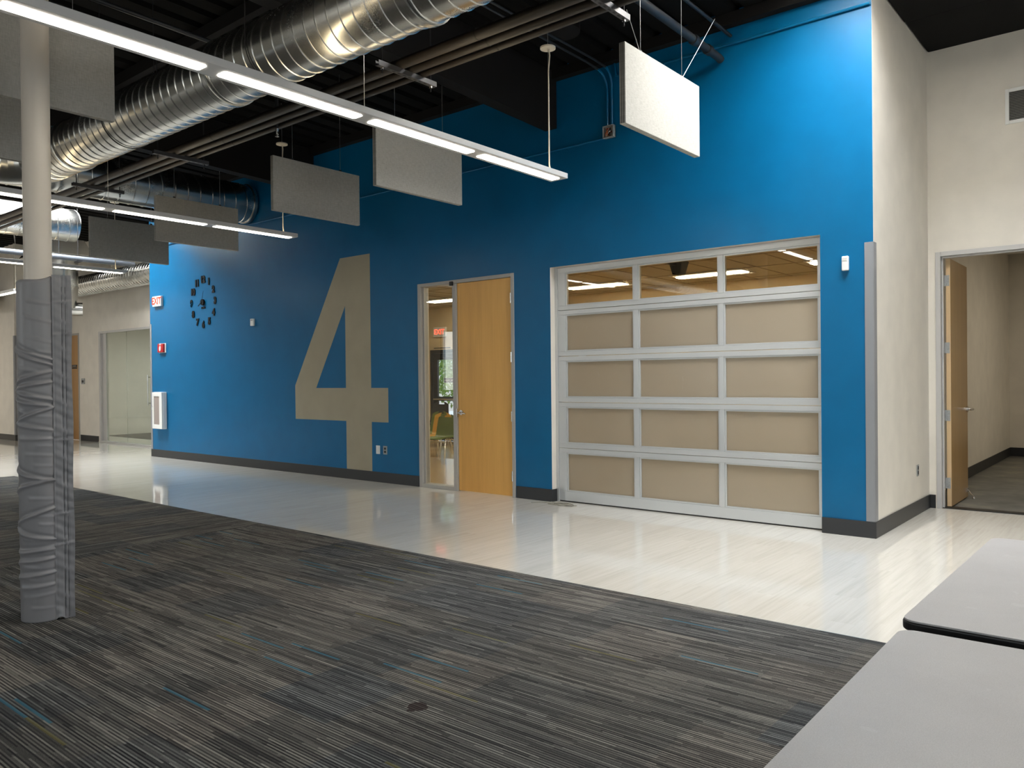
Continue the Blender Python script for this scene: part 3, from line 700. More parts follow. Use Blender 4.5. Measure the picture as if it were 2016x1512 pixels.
el = [(-7.1-.42*math.sin(a), DY-.42+.42*math.cos(a), DZ) for a in [PI/2*i/5 for i in range(6)]]
m.tube(el, DR+.002, 40, cap=False); m.build('elbow', GALV, dm, smooth=True, ang=12)
for x in (-1.37, -3.5, -6.33): collar(MB(), (x, DY, DZ), 'x', DR+.003).build('joint_collar', GALV, dm, smooth=True)
helix(MB(), (-7.52, DY-.42, DZ), 'y', -9.2, DR, .2, 40).build('duct_pipe', GALV, dm, smooth=True, ang=20)
for x in (-.6, -2.9, -5.2):
    q = MB()
    for s in (-1, 1): q.tube([(x,DY+s*(DR+.006),DZ),(x,DY+s*(DR+.006),rz(DY))], .004, 6)
    q.tube([(x,DY+(DR+.009)*math.cos(a),DZ+(DR+.009)*math.sin(a)) for a in [-PI+PI*i/16 for i in range(17)]], .004, 6); q.build('hanger_strap', BLACK, dm)
# duct A ends at the wall; B further along; both run front to back
da = thing('spiral_duct', (-10.12, -5, 4.5), 'wide spiral duct ending at the blue wall above the second pendant light', 'air duct', 'galvanised ducts')
helix(MB(), (-10.05, -.03, 4.5), 'y', -13., .318, .205, 44, .007).build('duct_pipe', GALV, da, smooth=True, ang=20); collar(MB(), (-10.05,-.06,4.5), 'y', .321, .06).build('joint_collar', GALV, da, smooth=True)
db = thing('spiral_duct', (-14.9, -5, 4.64), 'spiral duct behind the column, left of the dark grey panel', 'air duct', 'galvanised ducts')
helix(MB(), (-14.9, -.9, 4.64), 'y', -12., .32, .22, 40, .006).build('duct_pipe', GALV, db, smooth=True, ang=20)
# duct along the far beige wall
dc = thing('spiral_duct', (-16.5, .6, 3.84), 'thin-ribbed spiral duct running along the top of the far beige wall', 'air duct', 'galvanised ducts')
helix(MB(), (-13.66, .6, 3.84), 'x', -6.1, .235, .125, 36, .008).build('duct_pipe', GALV, dc, smooth=True, ang=20)
dd = thing('spiral_duct', (-25, -.5, 3.75), 'ribbed duct along the far wall left of the column', 'air duct', 'galvanised ducts')
helix(MB(), (-21.6, -.4, 3.72), 'x', -8., .235, .14, 36, .008).build('duct_pipe', GALV, dd, smooth=True, ang=20); collar(MB(), (-21.63,-.4,3.72), 'x', .24, .06).build('joint_collar', GALV, dd)
# transition box with round drop
tb = thing('duct_drop', (-17.4, -.45, 4.2), 'galvanised duct box with a round elbow dropping behind the column', 'air duct', 'galvanised ducts')
m = MB(); cx_, cy_ = -17.05, -.45
m.hexa([(cx_-.75,cy_-.5,4.28),(cx_+.75,cy_-.5,4.28),(cx_+.75,cy_+.5,4.28),(cx_-.75,cy_+.5,4.28)], [(cx_-.4,cy_-.3,4.62),(cx_+.75,cy_-.3,4.62),(cx_+.75,cy_+.3,4.62),(cx_-.4,cy_+.3,4.62)]); m.build('transition_box', GALV, tb, bevel=.01)
m = MB(); vx = -16.85
m.tube([(vx,cy_,4.28),(vx,cy_,4.0),(vx,cy_,3.62)], .36, 36, cap=False); m.tube([(vx,cy_,3.62),(vx,cy_,3.60),(vx-.05,cy_,3.3),(vx-.22,cy_,3.18)], [.375,.36,.35,.30], 36); m.build('round_drop', GALV, tb, smooth=True)
MB().tube([(vx-.2,cy_,3.2),(vx-.05,cy_+.2,3.14),(vx+.05,cy_+.45,3.14)], .15, 28).build('outlet_stub', GALV, tb, smooth=True)

# ------------------------------------------------------------------ pipes, trapezes
pg = 'black hanging pipes'
YP = [(-3.195, .042), (-3.068, .032), (-2.955, .025)]
lab = ['thickest of the three parallel ceiling pipes, farthest from the blue wall', 'middle one of the three parallel ceiling pipes', 'thinnest of the three parallel ceiling pipes, nearest the blue wall']
JOINT = mat('pipe_joint_band',(.03,.026,.022),.5)
for (y, r), l in zip(YP, lab):
    z = 3.991+r; t_ = thing('ceiling_pipe', (-5, y, z), l, 'pipe', pg)
    MB().tube([(6.,y,z),(-24.,y,z)], r, 20).build('pipe', PIPEM, t_, smooth=True)
    for x in (-.05, -1.9, -3.9, -5.6, -7.6): MB().tube([(x,y,z),(x+.012,y,z)], r+.002, 20).build('pipe_joint', JOINT, t_, smooth=True)
def make_trapeze():
    t_ = thing('pipe_trapeze', (0,0,0), 'x', 'pipe hanger', 'strut pipe hangers')
    ya, yb, za = -3.445, -2.81, 3.95
    m = MB(); m.box(-.021,-.0185,ya,yb,za,za+.041); m.box(.0185,.021,ya,yb,za,za+.041); m.box(-.0185,.0185,ya,yb,za,za+.0025); m.build('strut_channel', mat('strut_steel',(.09,.09,.095),.4,.6), t_)
    s = MB()
    for i in range(10): s.box(-.006,.006,ya+.04+i*.058,ya+.07+i*.058,za-.0012,za-.0002)
    s.build('strut_slots', BLACK, t_)
    for y in (ya+.05, yb-.05):
        MB().tube([(0,y,za-.05),(0,y,rz(y)-.005)], .006, 8).build('threaded_rod', BLACK, t_)
        MB().tube([(0,y,za-.017),(0,y,za-.001)], .013, 6).build('nut', STEEL, t_)
    return t_
tz = make_trapeze(); tl = ['steel strut hanger carrying the pipes at the top centre, above the white panel', 'slotted strut hanger under the pipes beside the large duct', 'black strut hanger under the pipes above the second pendant light', 'short strut hanger under the pipes, right beside the column']
for i, x in enumerate((-.84, -2.73, -6.39, -8.5)):
    q = tz if i == 0 else copy_tree(tz); q.location = (x, 0, 0); q['label'] = tl[i]
# dark pipe running to the blue wall, and a slimmer one
q = thing('ceiling_pipe', (-1.43, -2, 4.69), 'dark pipe running to the bright blue wall beside the white panel', 'pipe', pg)
MB().tube([(-1.43,-6.5,4.76),(-1.43,-.10,4.69),(-1.43,-.06,4.686),(-1.43,-.035,4.68)], .038, 18).build('pipe', PIPEB, q, smooth=True)
for y in (-.32, -.62): MB().tube([(-1.43,y-.03,4.693),(-1.43,y+.03,4.693)], .05, 18).build('pipe_coupling', PIPEB, q, smooth=True)
q = thing('ceiling_pipe', (-.9, -1, 4.9), 'slim black conduit reaching the top of the bright blue wall', 'pipe', pg)
MB().tube([(-1.33,-4.,4.95),(-1.33,-.02,4.90)], .017, 12).build('pipe', PIPEB, q, smooth=True)
# pale pipe far left
q = thing('ceiling_pipe', (-14.5, -2, 3.94), 'pale blue-grey pipe at the left, under the far spiral duct', 'pipe', pg)
MB().tube([(-14.5,-9.5,3.95),(-14.5,.1,3.93)], .052, 18).build('pipe', mat('pale_pipe_paint',(.12,.135,.16),.45), q, smooth=True)
m = MB()
for y in (-1.35,-1.0): m.tube([(-14.5,y,3.9),(-14.5,y,5.15)], .006, 8)
m.box(-14.62,-14.38,-1.03,-.97,3.86,3.885); m.build('pipe_hanger', BLACK, q)
# dark sprinkler branch with chrome head near the big duct
q = thing('sprinkler', (-4.6, -3.3, 4.3), 'sprinkler head on a black branch pipe below the large duct', 'sprinkler')
m = MB(); m.tube([(-4.75,-3.0,4.6),(-4.75,-3.0,3.98)], .016, 10); m.tube([(-4.75,-3.0,4.6),(-4.75,-6.,4.66)], .02, 10); m.build('branch_pipe', PIPEB, q, smooth=True)
m = MB(); m.tube([(-4.75,-3.0,3.98),(-4.75,-3.0,3.93)], [.018,.01], 10); m.tube([(-4.75,-3.0,3.905),(-4.75,-3.0,3.90)], .02, 14)
for s in (-1,1): m.tube([(-4.75+s*.012,-3.0,3.95),(-4.75+s*.016,-3.0,3.925),(-4.75,-3.0,3.903)], .004, 6)
m.build('sprinkler_head', STEEL, q, smooth=True)
# dark return-air box in the roof space by the canopy
tag(MB().tube([(-2.62,-1.15,4.93),(-2.62,-1.15,5.08)], .2, 28).build('ceiling_fixture', BEAMM, smooth=True), 'round black housing under the roof deck behind the white canopy', 'ceiling housing')

# ------------------------------------------------------------------ column with pad
CX, CY = -3.406, -5.652
cl = thing('support_column', (CX, CY, 0), 'round cream steel column standing on the carpet at left', 'column')
MB().tube([(CX,CY,0),(CX,CY,rz(CY)-.02)], .078, 40).build('column_pipe', mat('cream_enamel',(.66,.60,.52),.35), cl, smooth=True)
pd = thing('column_pad', (CX, CY, 0), 'wrinkled grey vinyl pad wrapped around the foot of the column', 'column pad')
rv = Vector((.336,.942,0)); fw = Vector((.942,-.336,0))       # right / toward-viewer directions
rv.normalize(); fw.normalize(); PH = 2.118; PR = .117
# outline: seam at angle, wraps round; creases raised as soft folds
seam = math.acos(.0776/PR); NU, NZ = 150, 520
# creases: (height at the left edge, height at the seam, amplitude, start u, end u, bend)
cre = [(1.74,1.62,.0062,0,1,.55),(1.71,1.587,.0075,0,1,.6),(1.46,1.555,.0065,0,1,.6),(1.425,1.487,.0075,0,1,.5),(1.59,1.53,.004,.1,.8,.8),(1.435,1.375,.0055,.05,1,.7),
       (1.39,1.334,.0068,0,1,.6),(1.36,1.23,.0055,0,.45,.6),(1.205,1.33,.0072,0,1,.6),(1.235,1.185,.005,.06,1,.8),(1.14,1.135,.003,.1,1,1),(.956,.872,.0075,0,1,.6),(.80,.885,.0075,0,1,.55),
       (.86,.82,.003,.0,.3,1),(.592,.71,.0075,0,1,.65),(.583,.511,.0065,0,1,.6),(.53,.505,.004,.2,1,1),(.44,.452,.0045,0,1,1),(.415,.47,.004,.05,1,.8),(.37,.397,.006,0,1,.7),(.36,.33,.004,.0,.7,1),
       (.27,.31,.0065,0,1,.55),(.30,.25,.004,.0,.6,.8),(.215,.235,.004,.1,1,1),(2.01,1.955,.005,.4,1,1),(1.92,1.845,.0045,.3,1,1),(1.80,1.72,.003,.35,1,1),(1.05,1.03,.003,.3,1,1),(.78,.76,.0028,.35,1,1),
       (.68,.65,.0028,.45,1,1),(1.68,1.665,.0025,.6,1,1),(1.29,1.27,.0028,.5,1,1),(1.10,1.09,.0024,.55,1,1),(.985,.965,.0026,.5,1,1),(.63,.60,.003,.6,1,1),(.155,.18,.003,.2,1,1),(.10,.09,.0025,.4,1,1)]
def fold(u, z):
    d = 0
    for zl, zr, a, s0, s1, g in cre:
        if u < s0 or u > s1: continue
        zc = zl+(zr-zl)*u**g; w = .0085+.006*(1-u); q = (z-zc)/w
        if abs(q) < 5: d += a*(1.15 if s1-s0 > .85 else .55)*(math.exp(-q*q)-.45*math.exp(-((q-1.8)/1.2)**2))*min(1,(u-s0)*12+(.6 if s0 == 0 else 0))*min(1,(s1-u)*(6 if s1 < 1 else 12)+(0 if s1 < 1 else .5))
    pin = math.exp(-((1-u)/.04)**2); d -= .003*pin*(.5+.5*math.sin(z*75+3*math.sin(z*9)))
    return d
vs = []; fs = []
A0, A1 = seam, seam+2*PI-.12
for k_ in range(NZ+1):
    z = PH*k_/NZ
    for i in range(NU+1):
        # front (visible) half gets most of the samples
        s = i/NU; a = A0+(A1-A0)*s
        u = min(1, max(0, (PI-a)/(PI-A0))) if a < PI else 0.
        uu = u if a < PI+.2 else .15*math.sin(a*3)+.2
        rr = PR+fold(uu, z)*1.15+.003*math.sin(a*2+z)
        top = .028*(max(0,u-.55)/.45)**2 if u > .55 else 0
        zz = z+(top*(z/PH)**8)
        e = min(1, (PH-z)/.02, (z+.004)/.02); rr -= .012*(1-max(0,e))**2
        p = Vector((CX,CY,0))+rv*(math.cos(a)*rr)+fw*(math.sin(a)*rr); vs.append((p.x,p.y,max(.007,zz)))
for k_ in range(NZ):
    for i in range(NU): fs.append((k_*(NU+1)+i, k_*(NU+1)+i+1, (k_+1)*(NU+1)+i+1, (k_+1)*(NU+1)+i))
b = MB(); b.add(vs, fs)
# top and bottom rims to the pipe
rim = []
for k_, off in ((NZ, 0),):
    st = len(b.v)
    for i in range(NU+1):
        a = A0+(A1-A0)*i/NU; p = Vector((CX,CY,0))+rv*(math.cos(a)*.08)+fw*(math.sin(a)*.08); b.v.append((p.x,p.y,vs[NZ*(NU+1)+i][2]-.004))
    for i in range(NU): b.f.append((NZ*(NU+1)+i, NZ*(NU+1)+i+1, st+i+1, st+i)); b.m.append(0)
b.build('pad_wrap', VINYL, pd, smooth=True, ang=60)
# overlapping flap
o0 = Vector((CX,CY,0))+rv*(math.cos(seam)*PR-.006)+fw*(math.sin(seam)*PR+.003); fd = (rv*.995-fw*.03).normalized(); FW_ = .106
NF, NZF = 16, 300; b = MB(); vs = []; fs = []
for sgn in (1,-1):
    for k_ in range(NZF+1):
        z = .008+(PH+.035-.008)*k_/NZF
        for i in range(NF+1):
            s = i/NF; off = .007+.0022*math.sin(z*37+s*4)*math.sin(s*PI)+.0012*math.sin(z*110+i*.4)
            off -= .004*math.exp(-((s-.50)/.035)**2)+.004*math.exp(-((s-.68)/.035)**2)+.003*math.exp(-((s-.07)/.03)**2)
            for zc in (.47,.66,1.12,1.78,1.98): off += .0035*math.exp(-((z-zc-.01*s)/.006)**2)-.003*math.exp(-((z-zc-.016-.01*s)/.007)**2)
            zz = z+(.02*math.sin(s*PI*2)*(1 if z < .1 else 0)*(1-z/.1) if z < .1 else 0); 
            low = max(0,1-z/.09); lat = .012*low*math.sin(s*6)
            p = o0+fd*(s*FW_-.003*math.sin(z*9)*s)+fw*((off+lat) if sgn > 0 else -.009); vs.append((p.x,p.y,max(.008,zz)))
    st = (0 if sgn > 0 else (NZF+1)*(NF+1))
    for k_ in range(NZF):
        for i in range(NF): fs.append((st+k_*(NF+1)+i, st+k_*(NF+1)+i+1, st+(k_+1)*(NF+1)+i+1, st+(k_+1)*(NF+1)+i))
N2 = (NZF+1)*(NF+1)
for k_ in range(NZF):
    for i in (0, NF): fs.append((k_*(NF+1)+i, (k_+1)*(NF+1)+i, N2+(k_+1)*(NF+1)+i, N2+k_*(NF+1)+i))
for i in range(NF):
    for k_ in (0, NZF): fs.append((k_*(NF+1)+i, k_*(NF+1)+i+1, N2+k_*(NF+1)+i+1, N2+k_*(NF+1)+i))
b.add(vs, fs); fo = b.build('pad_flap', VINYL, pd, smooth=True, ang=60)
for s in (.50,.68):
    MB().tube([tuple(o0+fd*(s*FW_)+fw*.0052+Vector((0,0,.02+.02*i))) for i in range(104)], .0013, 5).build('seam', STITCH, fo)

# ------------------------------------------------------------------ tables
def rrect(x0, x1, y0, y1, r, n=8):
    pts = []
    for cx_, cy_, a0 in ((x1-r,y1-r,0),(x0+r,y1-r,PI/2),(x0+r,y0+r,PI),(x1-r,y0+r,3*PI/2)):
        for i in range(n+1): a = a0+PI/2*i/n; pts.append((cx_+r*math.cos(a), cy_+r*math.sin(a)))
    return pts
def table(x0, x1, y0, y1, z, lab, rot):
    cx_, cy_ = (x0+x1)/2, (y0+y1)/2
    t_ = thing('folding_table', (cx_, cy_, 0), lab, 'table', 'grey cafeteria tables')
    XY = lambda a, b, dd: (a, b, dd)
    MB().prism(rrect(x0+.004,x1-.004,y0+.004,y1-.004,.045), XY, z-.006, z).build('tabletop', LAM, t_, bevel=.001)
    MB().prism(rrect(x0,x1,y0,y1,.05), XY, z-.034, z-.0055).build('edge_band', TRIMB, t_, bevel=.006, seg=3)
    for y in (y0+.25, y1-.25):
        m = MB(); m.box(cx_-.03,cx_+.03,y-.02,y+.02,.06,z-.034); m.build('leg', BLACK, t_, bevel=.005)
        m = MB(); m.box(x0+.08,x1-.08,y-.025,y+.025,.03,.06)
        for xx in (x0+.1,x1-.1): m.tube([(xx,y,.007),(xx,y,.032)], .02, 12)
        m.build('foot', BLACK, t_, bevel=.004)
    MB().box(cx_-.02,cx_+.02,y0+.25,y1-.25,z-.08,z-.05).build('stretcher', BLACK, t_)
    t_.rotation_euler = (0,0,math.radians(rot)); return t_
table(1.415, 2.34, -5.005, -3.455, .74, 'far grey laminate table with black edge at the right', -.5)
table(1.44, 2.36, -6.66, -5.082, .74, 'near grey laminate table in the bottom right foreground', .6)

# ------------------------------------------------------------------ west side: storefront, door
st = thing('door_3', (-16.5, 1.1, 0), None, None, kind='structure')
m = MB(); y0, y1 = 1.03, 1.16
m.box(SX0,SX0+.09,y0,y1,0,ST); m.box(SX1-.06,SX1,y0,y1,0,ST); m.box(SX0+.09,SX1-.06,y0,y1,ST-.05,ST); m.box(SX0+.09,SX1-.06,y0,y1,0,.04)
m.box(SX0+.09,SX0+.3,y0+.05,y1-.02,.04,ST-.05)
m.build('storefront_frame', FRAME2, st, bevel=.004)
xs_ = [SX0+.3,-17.08,-15.6,SX1-.06]
for i in range(3): MB().box(xs_[i]+.004, xs_[i+1]-.004, 1.09, 1.10, .04, ST-.05).build('glass_panel', GLASSG, st)
m = MB()
for s in (-1,1): m.tube([(-15.95,1.095+s*.05,.95),(-15.95,1.095+s*.05,1.65)], .014, 10); m.tube([(-15.95,1.095,1.0),(-15.95,1.095+s*.05,1.0)], .01, 8); m.tube([(-15.95,1.095,1.6),(-15.95,1.095+s*.05,1.6)], .01, 8)
m.build('pull_handle', STEEL, st, smooth=True)
# office behind the storefront
tag(MB().box(-21.1,-20.95,1.24,7.,0,3.4).build('wall_office_west', BEIGE), None, kind='structure'); tag(MB().box(-21.1,-13.4,6.9,7.,0,3.4).build('wall_office_north', BEIGE), None, kind='structure'); tag(MB().box(-13.5,-13.4,1.24,7.,0,3.4).build('wall_office_east', BEIGE), None, kind='structure')
tag(MB().box(-21.,-13.4,2.171,7.,-.1,.001).build('floor_office', mat('dark_office_carpet',(.05,.05,.05),.9)), None, kind='structure'); tag(MB().box(-21.,-13.4,1.24,7.,3.2,3.3).build('ceiling_office', WHITEP), None, kind='structure')
wd = thing('door_4', (-20.15, 1.1, 0), None, None, kind='structure')
m = MB(); m.box(LX0,LX0+.05,1.028,1.17,0,LT); m.box(LX1-.05,LX1,1.028,1.17,0,LT); m.box(LX0+.05,LX1-.05,1.028,1.17,LT-.05,LT); m.build('door_frame', FRAMEM, wd, bevel=.003)
lf = MB().box(LX0+.053,LX1-.053,1.045,1.09,.01,LT-.053).build('door_leaf', MAPLE3, wd)
m = MB(); m.tube([(-20.30,1.045,1.03),(-20.30,.985,1.03)], .018, 12); m.tube([(-20.31,.985,1.03),(-20.19,.985,1.03)], .012, 10); m.build('door_handle', STEEL, lf, smooth=True)
m = MB(); m.box(-20.09,-19.78,1.036,1.045,1.90,1.955); m.box(-20.09,-19.78,1.036,1.045,1.855,1.89); m.build('room_sign', BLACK, lf); MB().box(-20.05,-19.84,1.034,1.0365,1.92,1.935).build('sign_text', GREYPL, lf)
p = thing('card_reader', (-19.4, 1.03, 1.53), 'grey card reader on the beige wall beside the far wooden door', 'card reader')
MB().box(-19.49,-19.30,1.02,1.039,1.45,1.60).build('reader_body', GREYPL, p, bevel=.004); MB().box(-19.45,-19.34,1.017,1.021,1.49,1.55).build('reader_face', BLACK, p)

# ------------------------------------------------------------------ classroom behind the blue wall
CZ = 3.2
tag(MB().box(-13.4,-.25,6.,6.2,0,3.6).build('wall_classroom_north', BEIGE2), None, kind='structure') if False else wall('wall_classroom_north', [BEIGE2,BEIGE2], 'x', 6., 6.2, [-13.4,-11.78,-10.74,-.25], [0,2.19,3.6], lambda x, z: -11.78 < x < -10.74 and z < 2.19)
tag(MB().box(-13.4,-13.3,.2,6.,0,3.6).build('wall_classroom_west', BEIGE2), None, kind='structure'); tag(MB().box(-.3,-.2,.2,6.,0,3.6).build('wall_classroom_east', BEIGE2), None, kind='structure')
tag(MB().box(-13.3,-.3,.2,.205,2.82,3.2).build('wall_classroom_south', BEIGE2), None, kind='structure')
tag(MB().box(-13.4,-.2,.2,6.2,CZ,CZ+.05).build('ceiling_classroom', CEILT), None, kind='structure')
m = MB()
for i in range(22): m.box(-13.3+i*.61-.012, -13.3+i*.61+.012, .2, 6., CZ-.006, CZ+.001)
for i in range(5): m.box(-13.3,-.3,.8+i*1.22-.012,.8+i*1.22+.012, CZ-.006, CZ+.001)
tag(m.build('ceiling_classroom_grid', TGRID), None, kind='structure')
tr = thing('ceiling_light', (0,0,0), 'x', 'ceiling light', 'classroom ceiling lights')
m = MB(); m.box(-.64,-.61,-.3,.3,-.02,0); m.box(.61,.64,-.3,.3,-.02,0); m.box(-.61,.61,-.3,-.27,-.02,0); m.box(-.61,.61,.27,.3,-.02,0); m.build('light_frame', PENDM, tr)
MB().box(-.61,.61,-.09,.09,-.03,-.004).build('lens', TROF, tr); m = MB(); m.box(-.61,.61,-.27,-.09,-.012,0); m.box(-.61,.61,.09,.27,-.012,0); m.build('reflector', PENDM, tr)
tlb = ['lit ceiling light behind the left clear pane of the overhead door', 'lit ceiling light behind the middle clear pane of the overhead door', 'lit ceiling light behind the right clear pane of the overhead door', 'classroom ceiling light nearest the sidelight window', 'classroom ceiling light near the exit door', 'classroom ceiling light close behind the overhead door']  # last three are extra lights added because the classroom was too dark
for i, (x, y) in enumerate([(-6.1,4.75),(-3.8,4.7),(-1.5,4.6),(-8.6,2.2),(-9.8,4.7),(-4.6,1.6)]):
    q = tr if i == 0 else copy_tree(tr); q.location = (x, y, CZ-.006); q['label'] = tlb[i]
# exit sign, exit door
p = thing('exit_sign', (-11.42, 5.97, 2.61), 'lit red exit sign seen through the sidelight, above the black glass door', 'exit sign')
MB().box(-11.62,-11.22,5.94,5.998,2.50,2.73).build('sign_housing', WHITE, p, bevel=.006); MB().mesh(text_mesh('EXIT', .17, .001, .004), fn=on_wall(-11.42, 5.938, 2.615)).build('sign_lettering', emit('exit_red_glow', (1.,.10,.05), 2.), p)
ed = thing('door_5', (-11.26, 6.1, 0), None, None, kind='structure')
m = MB(); x0, x1 = -11.78, -10.74
m.box(x0,x0+.07,5.98,6.15,0,2.19); m.box(x1-.07,x1,5.98,6.15,0,2.19); m.box(x0+.07,x1-.07,5.98,6.15,2.11,2.19); m.build('door_frame', BLACK, ed)
m = MB(); m.box(x0+.075,x0+.21,6.02,6.07,.01,2.105); m.box(x1-.21,x1-.075,6.02,6.07,.01,2.105); m.box(x0+.21,x1-.21,6.02,6.07,1.95,2.105); m.box(x0+.21,x1-.21,6.02,6.07,.01,.26); m.box(x0+.21,x1-.21,6.02,6.07,.96,1.06)
lf = m.build('door_leaf', BLACK, ed); MB().box(x0+.21,x1-.21,6.043,6.048,.26,1.95).build('glass', GLASS, lf)
MB().tube([(x0+.12,5.97,1.0),(x1-.12,5.97,1.0)], .022, 10).build('push_bar', STEEL, lf, smooth=True)
m = MB(); m.box(-11.36,-10.98,6.03,6.034,1.40,1.51); m.build('door_notice', BLACK, lf)
m = MB(); m.box(-11.34,-11.17,6.028,6.031,1.44,1.47); m.box(-11.13,-11.03,6.028,6.031,1.44,1.47); m.build('notice_text', GREYPL, lf)
MB().box(-11.66,-11.1,5.992,5.9985,2.225,2.245).build('header_label', BLACK, ed)
MB().box(-11.3,-10.9,5.9,5.98,2.0,2.1).build('door_closer', BLACK, ed, bevel=.01)
# outside: paving and a leafy tree
tag(MB().box(-24,0,6.2,24,-.12,-.02).build('ground', CONC), None, kind='structure')
tg = thing('leafy_tree', (-13.6, 9.4, 0), 'leafy green tree outside, seen through the glass exit door', 'tree')
MB().tube([(-13.6,9.4,-.02),(-13.55,9.4,1.2),(-13.7,9.35,2.4)], [.12,.1,.06], 10).build('trunk', BARK, tg, smooth=True)
random.seed(4); b = MB()
for i in range(5200):
    a, c_, r = random.uniform(0,2*PI), random.uniform(-1,1), random.random()**.45
    s = math.sqrt(1-c_*c_); p = Vector((-13.6+1.9*r*s*math.cos(a), 9.6+1.3*r*s*math.sin(a), 1.9+1.35*r*c_))
    d1 = Vector((random.gauss(0,1),random.gauss(0,1),random.gauss(0,1))).normalized(); d2 = d1.orthogonal().normalized(); L = random.uniform(.05,.09)
    b.quad(p-d1*L, p+d2*L*.45, p+d1*L, p-d2*L*.45)
b.build('foliage', LEAF, tg, kind='stuff')
# stacking chairs
def shell(b, dz=0, off=Vector((0,0,0))):
    """one-piece curved seat and back; faces +Y is front"""
    prof = [(.20,.43),(.17,.452),(.05,.445),(-.10,.438),(-.17,.45),(-.205,.50),(-.215,.60),(-.225,.70),(-.245,.80),(-.262,.855)]
    nx = 14; vs = []; fs = []
    for side in (0,1):
        for j, (y, z) in enumerate(prof):
            w = .215 if j < 5 else .215-.012*(j-5)
            if j == len(prof)-1: w -= .05
            if j == 0: w -= .03
            for i in range(nx+1):
                s = -1+2*i/nx; cup = .022*s*s
                yy, zz = (y, z+cup) if j < 4 else (y+cup*1.2, z)
                if j == len(prof)-1: zz -= .02*s*s
                t_ = .009*side
                vs.append((s*w, yy+(t_ if j >= 4 else 0)*1., zz-(t_ if j < 5 else 0)))
    n = nx+1; N = len(prof)*n
    hole = lambda j, i: j == len(prof)-2 and 4 <= i <= nx-5
    for j in range(len(prof)-1):
        for i in range(nx):
            if hole(j, i): continue
            for sd in (0,1): fs.append((sd*N+j*n+i, sd*N+j*n+i+1, sd*N+(j+1)*n+i+1, sd*N+(j+1)*n+i))
    for j in range(len(prof)-1):
        for i in (0, nx): fs.append((j*n+i,(j+1)*n+i,N+(j+1)*n+i,N+j*n+i))
    for i in range(nx):
        for j in (0, len(prof)-1): fs.append((j*n+i,j*n+i+1,N+j*n+i+1,N+j*n+i))
    b.add(vs, fs); return b
def make_chair(colm):
    r = thing('stacking_chair', (0,0,0), 'x', 'chair', 'classroom chairs')
    shell(MB()).build('seat_shell', colm, r, smooth=True, ang=70)
    for sx in (-1,1):
        MB().tube([(sx*.16,.12,.436),(sx*.185,.15,.40),(sx*.215,.235,.02),(sx*.217,.24,.004)], .0115, 10).build('leg', STEEL, r, smooth=True)
        MB().tube([(sx*.16,-.08,.43),(sx*.185,-.12,.40),(sx*.215,-.26,.02),(sx*.217,-.265,.004)], .0115, 10).build('leg', STEEL, r, smooth=True)
        MB().tube([(sx*.16,.12,.43),(sx*.16,-.08,.424)], .0115, 10).build('seat_rail', STEEL, r, smooth=True)
    MB().tube([(-.19,.15,.38),(.19,.15,.38)], .009, 8).build('stretcher', STEEL, r, smooth=True)
    return r
GRN = mat('green_shell', (.10,.14,.012), .4); YEL = mat('yellow_shell', (.52,.27,.012), .4); BLKS = mat('black_shell', (.012,.012,.014), .45)
ch = [make_chair(GRN), make_chair(YEL)]
def chair(src, x, y, z, rot, lab):
    q = src if src.get('label') == 'x' else copy_tree(src); q.location = (x,y,z); q.rotation_euler = (0,0,math.radians(rot)); q['label'] = lab; return q
chair(ch[0], -8.98, 3.33, .0, 192, 'green chair at the back of the row of three, seen through the sidelight')
chair(ch[1], -8.42, 2.84, .0, 192, 'yellow chair between two green chairs, seen through the sidelight')
chair(ch[0], -7.86, 2.38, .0, 192, 'front green chair of the row, right against the wooden door edge')
chair(ch[0], -8.05, 1.7, .0, 200, 'green chair cut off by the left edge of the sidelight')
q = chair(ch[0], -9.85, 5.25, .0, 150, 'green chair farthest back, beside the glass exit door'); q.scale = (1.2,1.2,1.2)
bk = make_chair(BLKS); q = chair(bk, -10.45, 4.8, .0, 192, 'black chair standing in front of the glass exit door'); q.scale = (1.15,1.15,1.15)
# long table at the classroom left
t_ = thing('classroom_table', (-11.3, 4.0, 0), 'wood-topped table against the classroom wall, left edge of the sidelight', 'table')
MB().box(-12.6,-10.35,3.7,4.3,.70,.74).build('tabletop', MAPLE3, t_, bevel=.004)
for x in (-12.5,-10.5):
    for y in (3.78,4.2): MB().box(x,x+.05,y,y+.05,0,.70).build('leg', BLACK, t_)

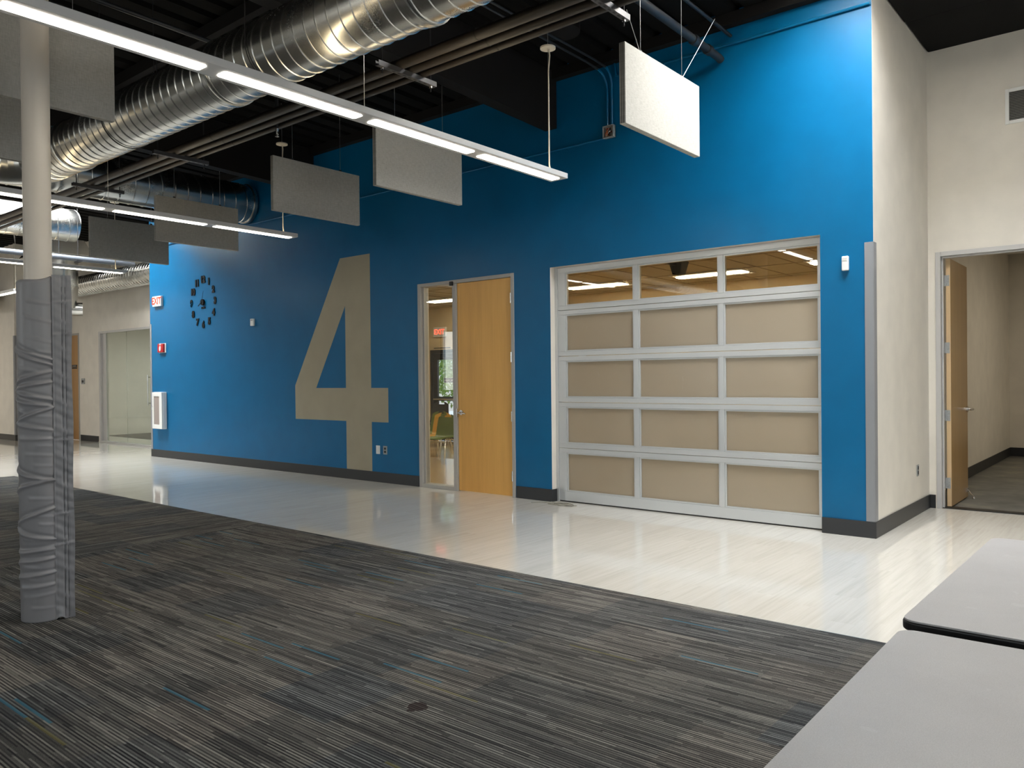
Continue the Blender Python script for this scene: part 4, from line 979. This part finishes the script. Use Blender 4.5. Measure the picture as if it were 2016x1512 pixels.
# ------------------------------------------------------------------ light
def area(name, loc, rot, sx, sy, power, col):
    l = bpy.data.lights.new(name, 'AREA'); l.shape = 'RECTANGLE'; l.size = sx; l.size_y = sy; l.energy = power; l.color = col
    o = bpy.data.objects.new(name, l); C.objects.link(o); o.location = loc; o.rotation_euler = tuple(math.radians(a) for a in rot); return o
a, b_, c, d_ = SKY[0]; area('skylight_daylight', ((a+b_)/2,(c+d_)/2,6.0), (0,0,0), b_-a-.1, d_-c-.1, 295, (.95,.98,1.))
a, b_, c, d_ = SKY[1]; area('skylight_daylight', ((a+b_)/2,(c+d_)/2,6.0), (0,0,0), b_-a-.1, d_-c-.1, 420, (.93,.97,1.))
for a, b_ in EW: area('window_daylight', (XR+.3,(a+b_)/2,2.1), (0,90,0), 2.4, b_-a, 80, (.95,.97,1.))  # fill light behind the added east windows
for a, b_ in SW: area('window_daylight', ((a+b_)/2,YS-.3,2.2), (90,0,0), b_-a, 2.4, 80, (1.,.96,.9))  # warm fill behind the added south windows, out of view
area('storeroom_lamp', (2.6,6.,3.5), (0,0,0), .6, 1.2, 38, (1.,.9,.72))
area('office_lamp', (-17.5,4.,3.15), (0,0,0), 2.4, .6, 150, (.97,.97,1.))
area('far_hall_lamp', (-26,-5.,4.5), (0,0,0), 4., 3., 260, (1.,.93,.82))  # unseen fill without a fixture, brightens the far left end
w = bpy.data.worlds.new('world'); S.world = w; w.use_nodes = True
bgd = w.node_tree.nodes['Background']; sk = w.node_tree.nodes.new('ShaderNodeTexSky'); sk.sky_type = 'HOSEK_WILKIE'; sk.sun_direction = (-.2,.3,.9); sk.turbidity = 4.
w.node_tree.links.new(sk.outputs[0], bgd.inputs[0]); bgd.inputs[1].default_value = 4.
sl = bpy.data.lights.new('sun', 'SUN'); sl.energy = 5.; sl.angle = .01; so = bpy.data.objects.new('sun', sl); C.objects.link(so); so.rotation_euler = Vector((-.35,-.45,-.8)).to_track_quat('-Z','Y').to_euler()
S.cycles.caustics_reflective = False; S.cycles.caustics_refractive = False
S.view_settings.view_transform = 'Standard'; S.view_settings.look = 'None'; S.view_settings.gamma = 1.; S.view_settings.exposure = .4; S.view_settings.use_curve_mapping = False
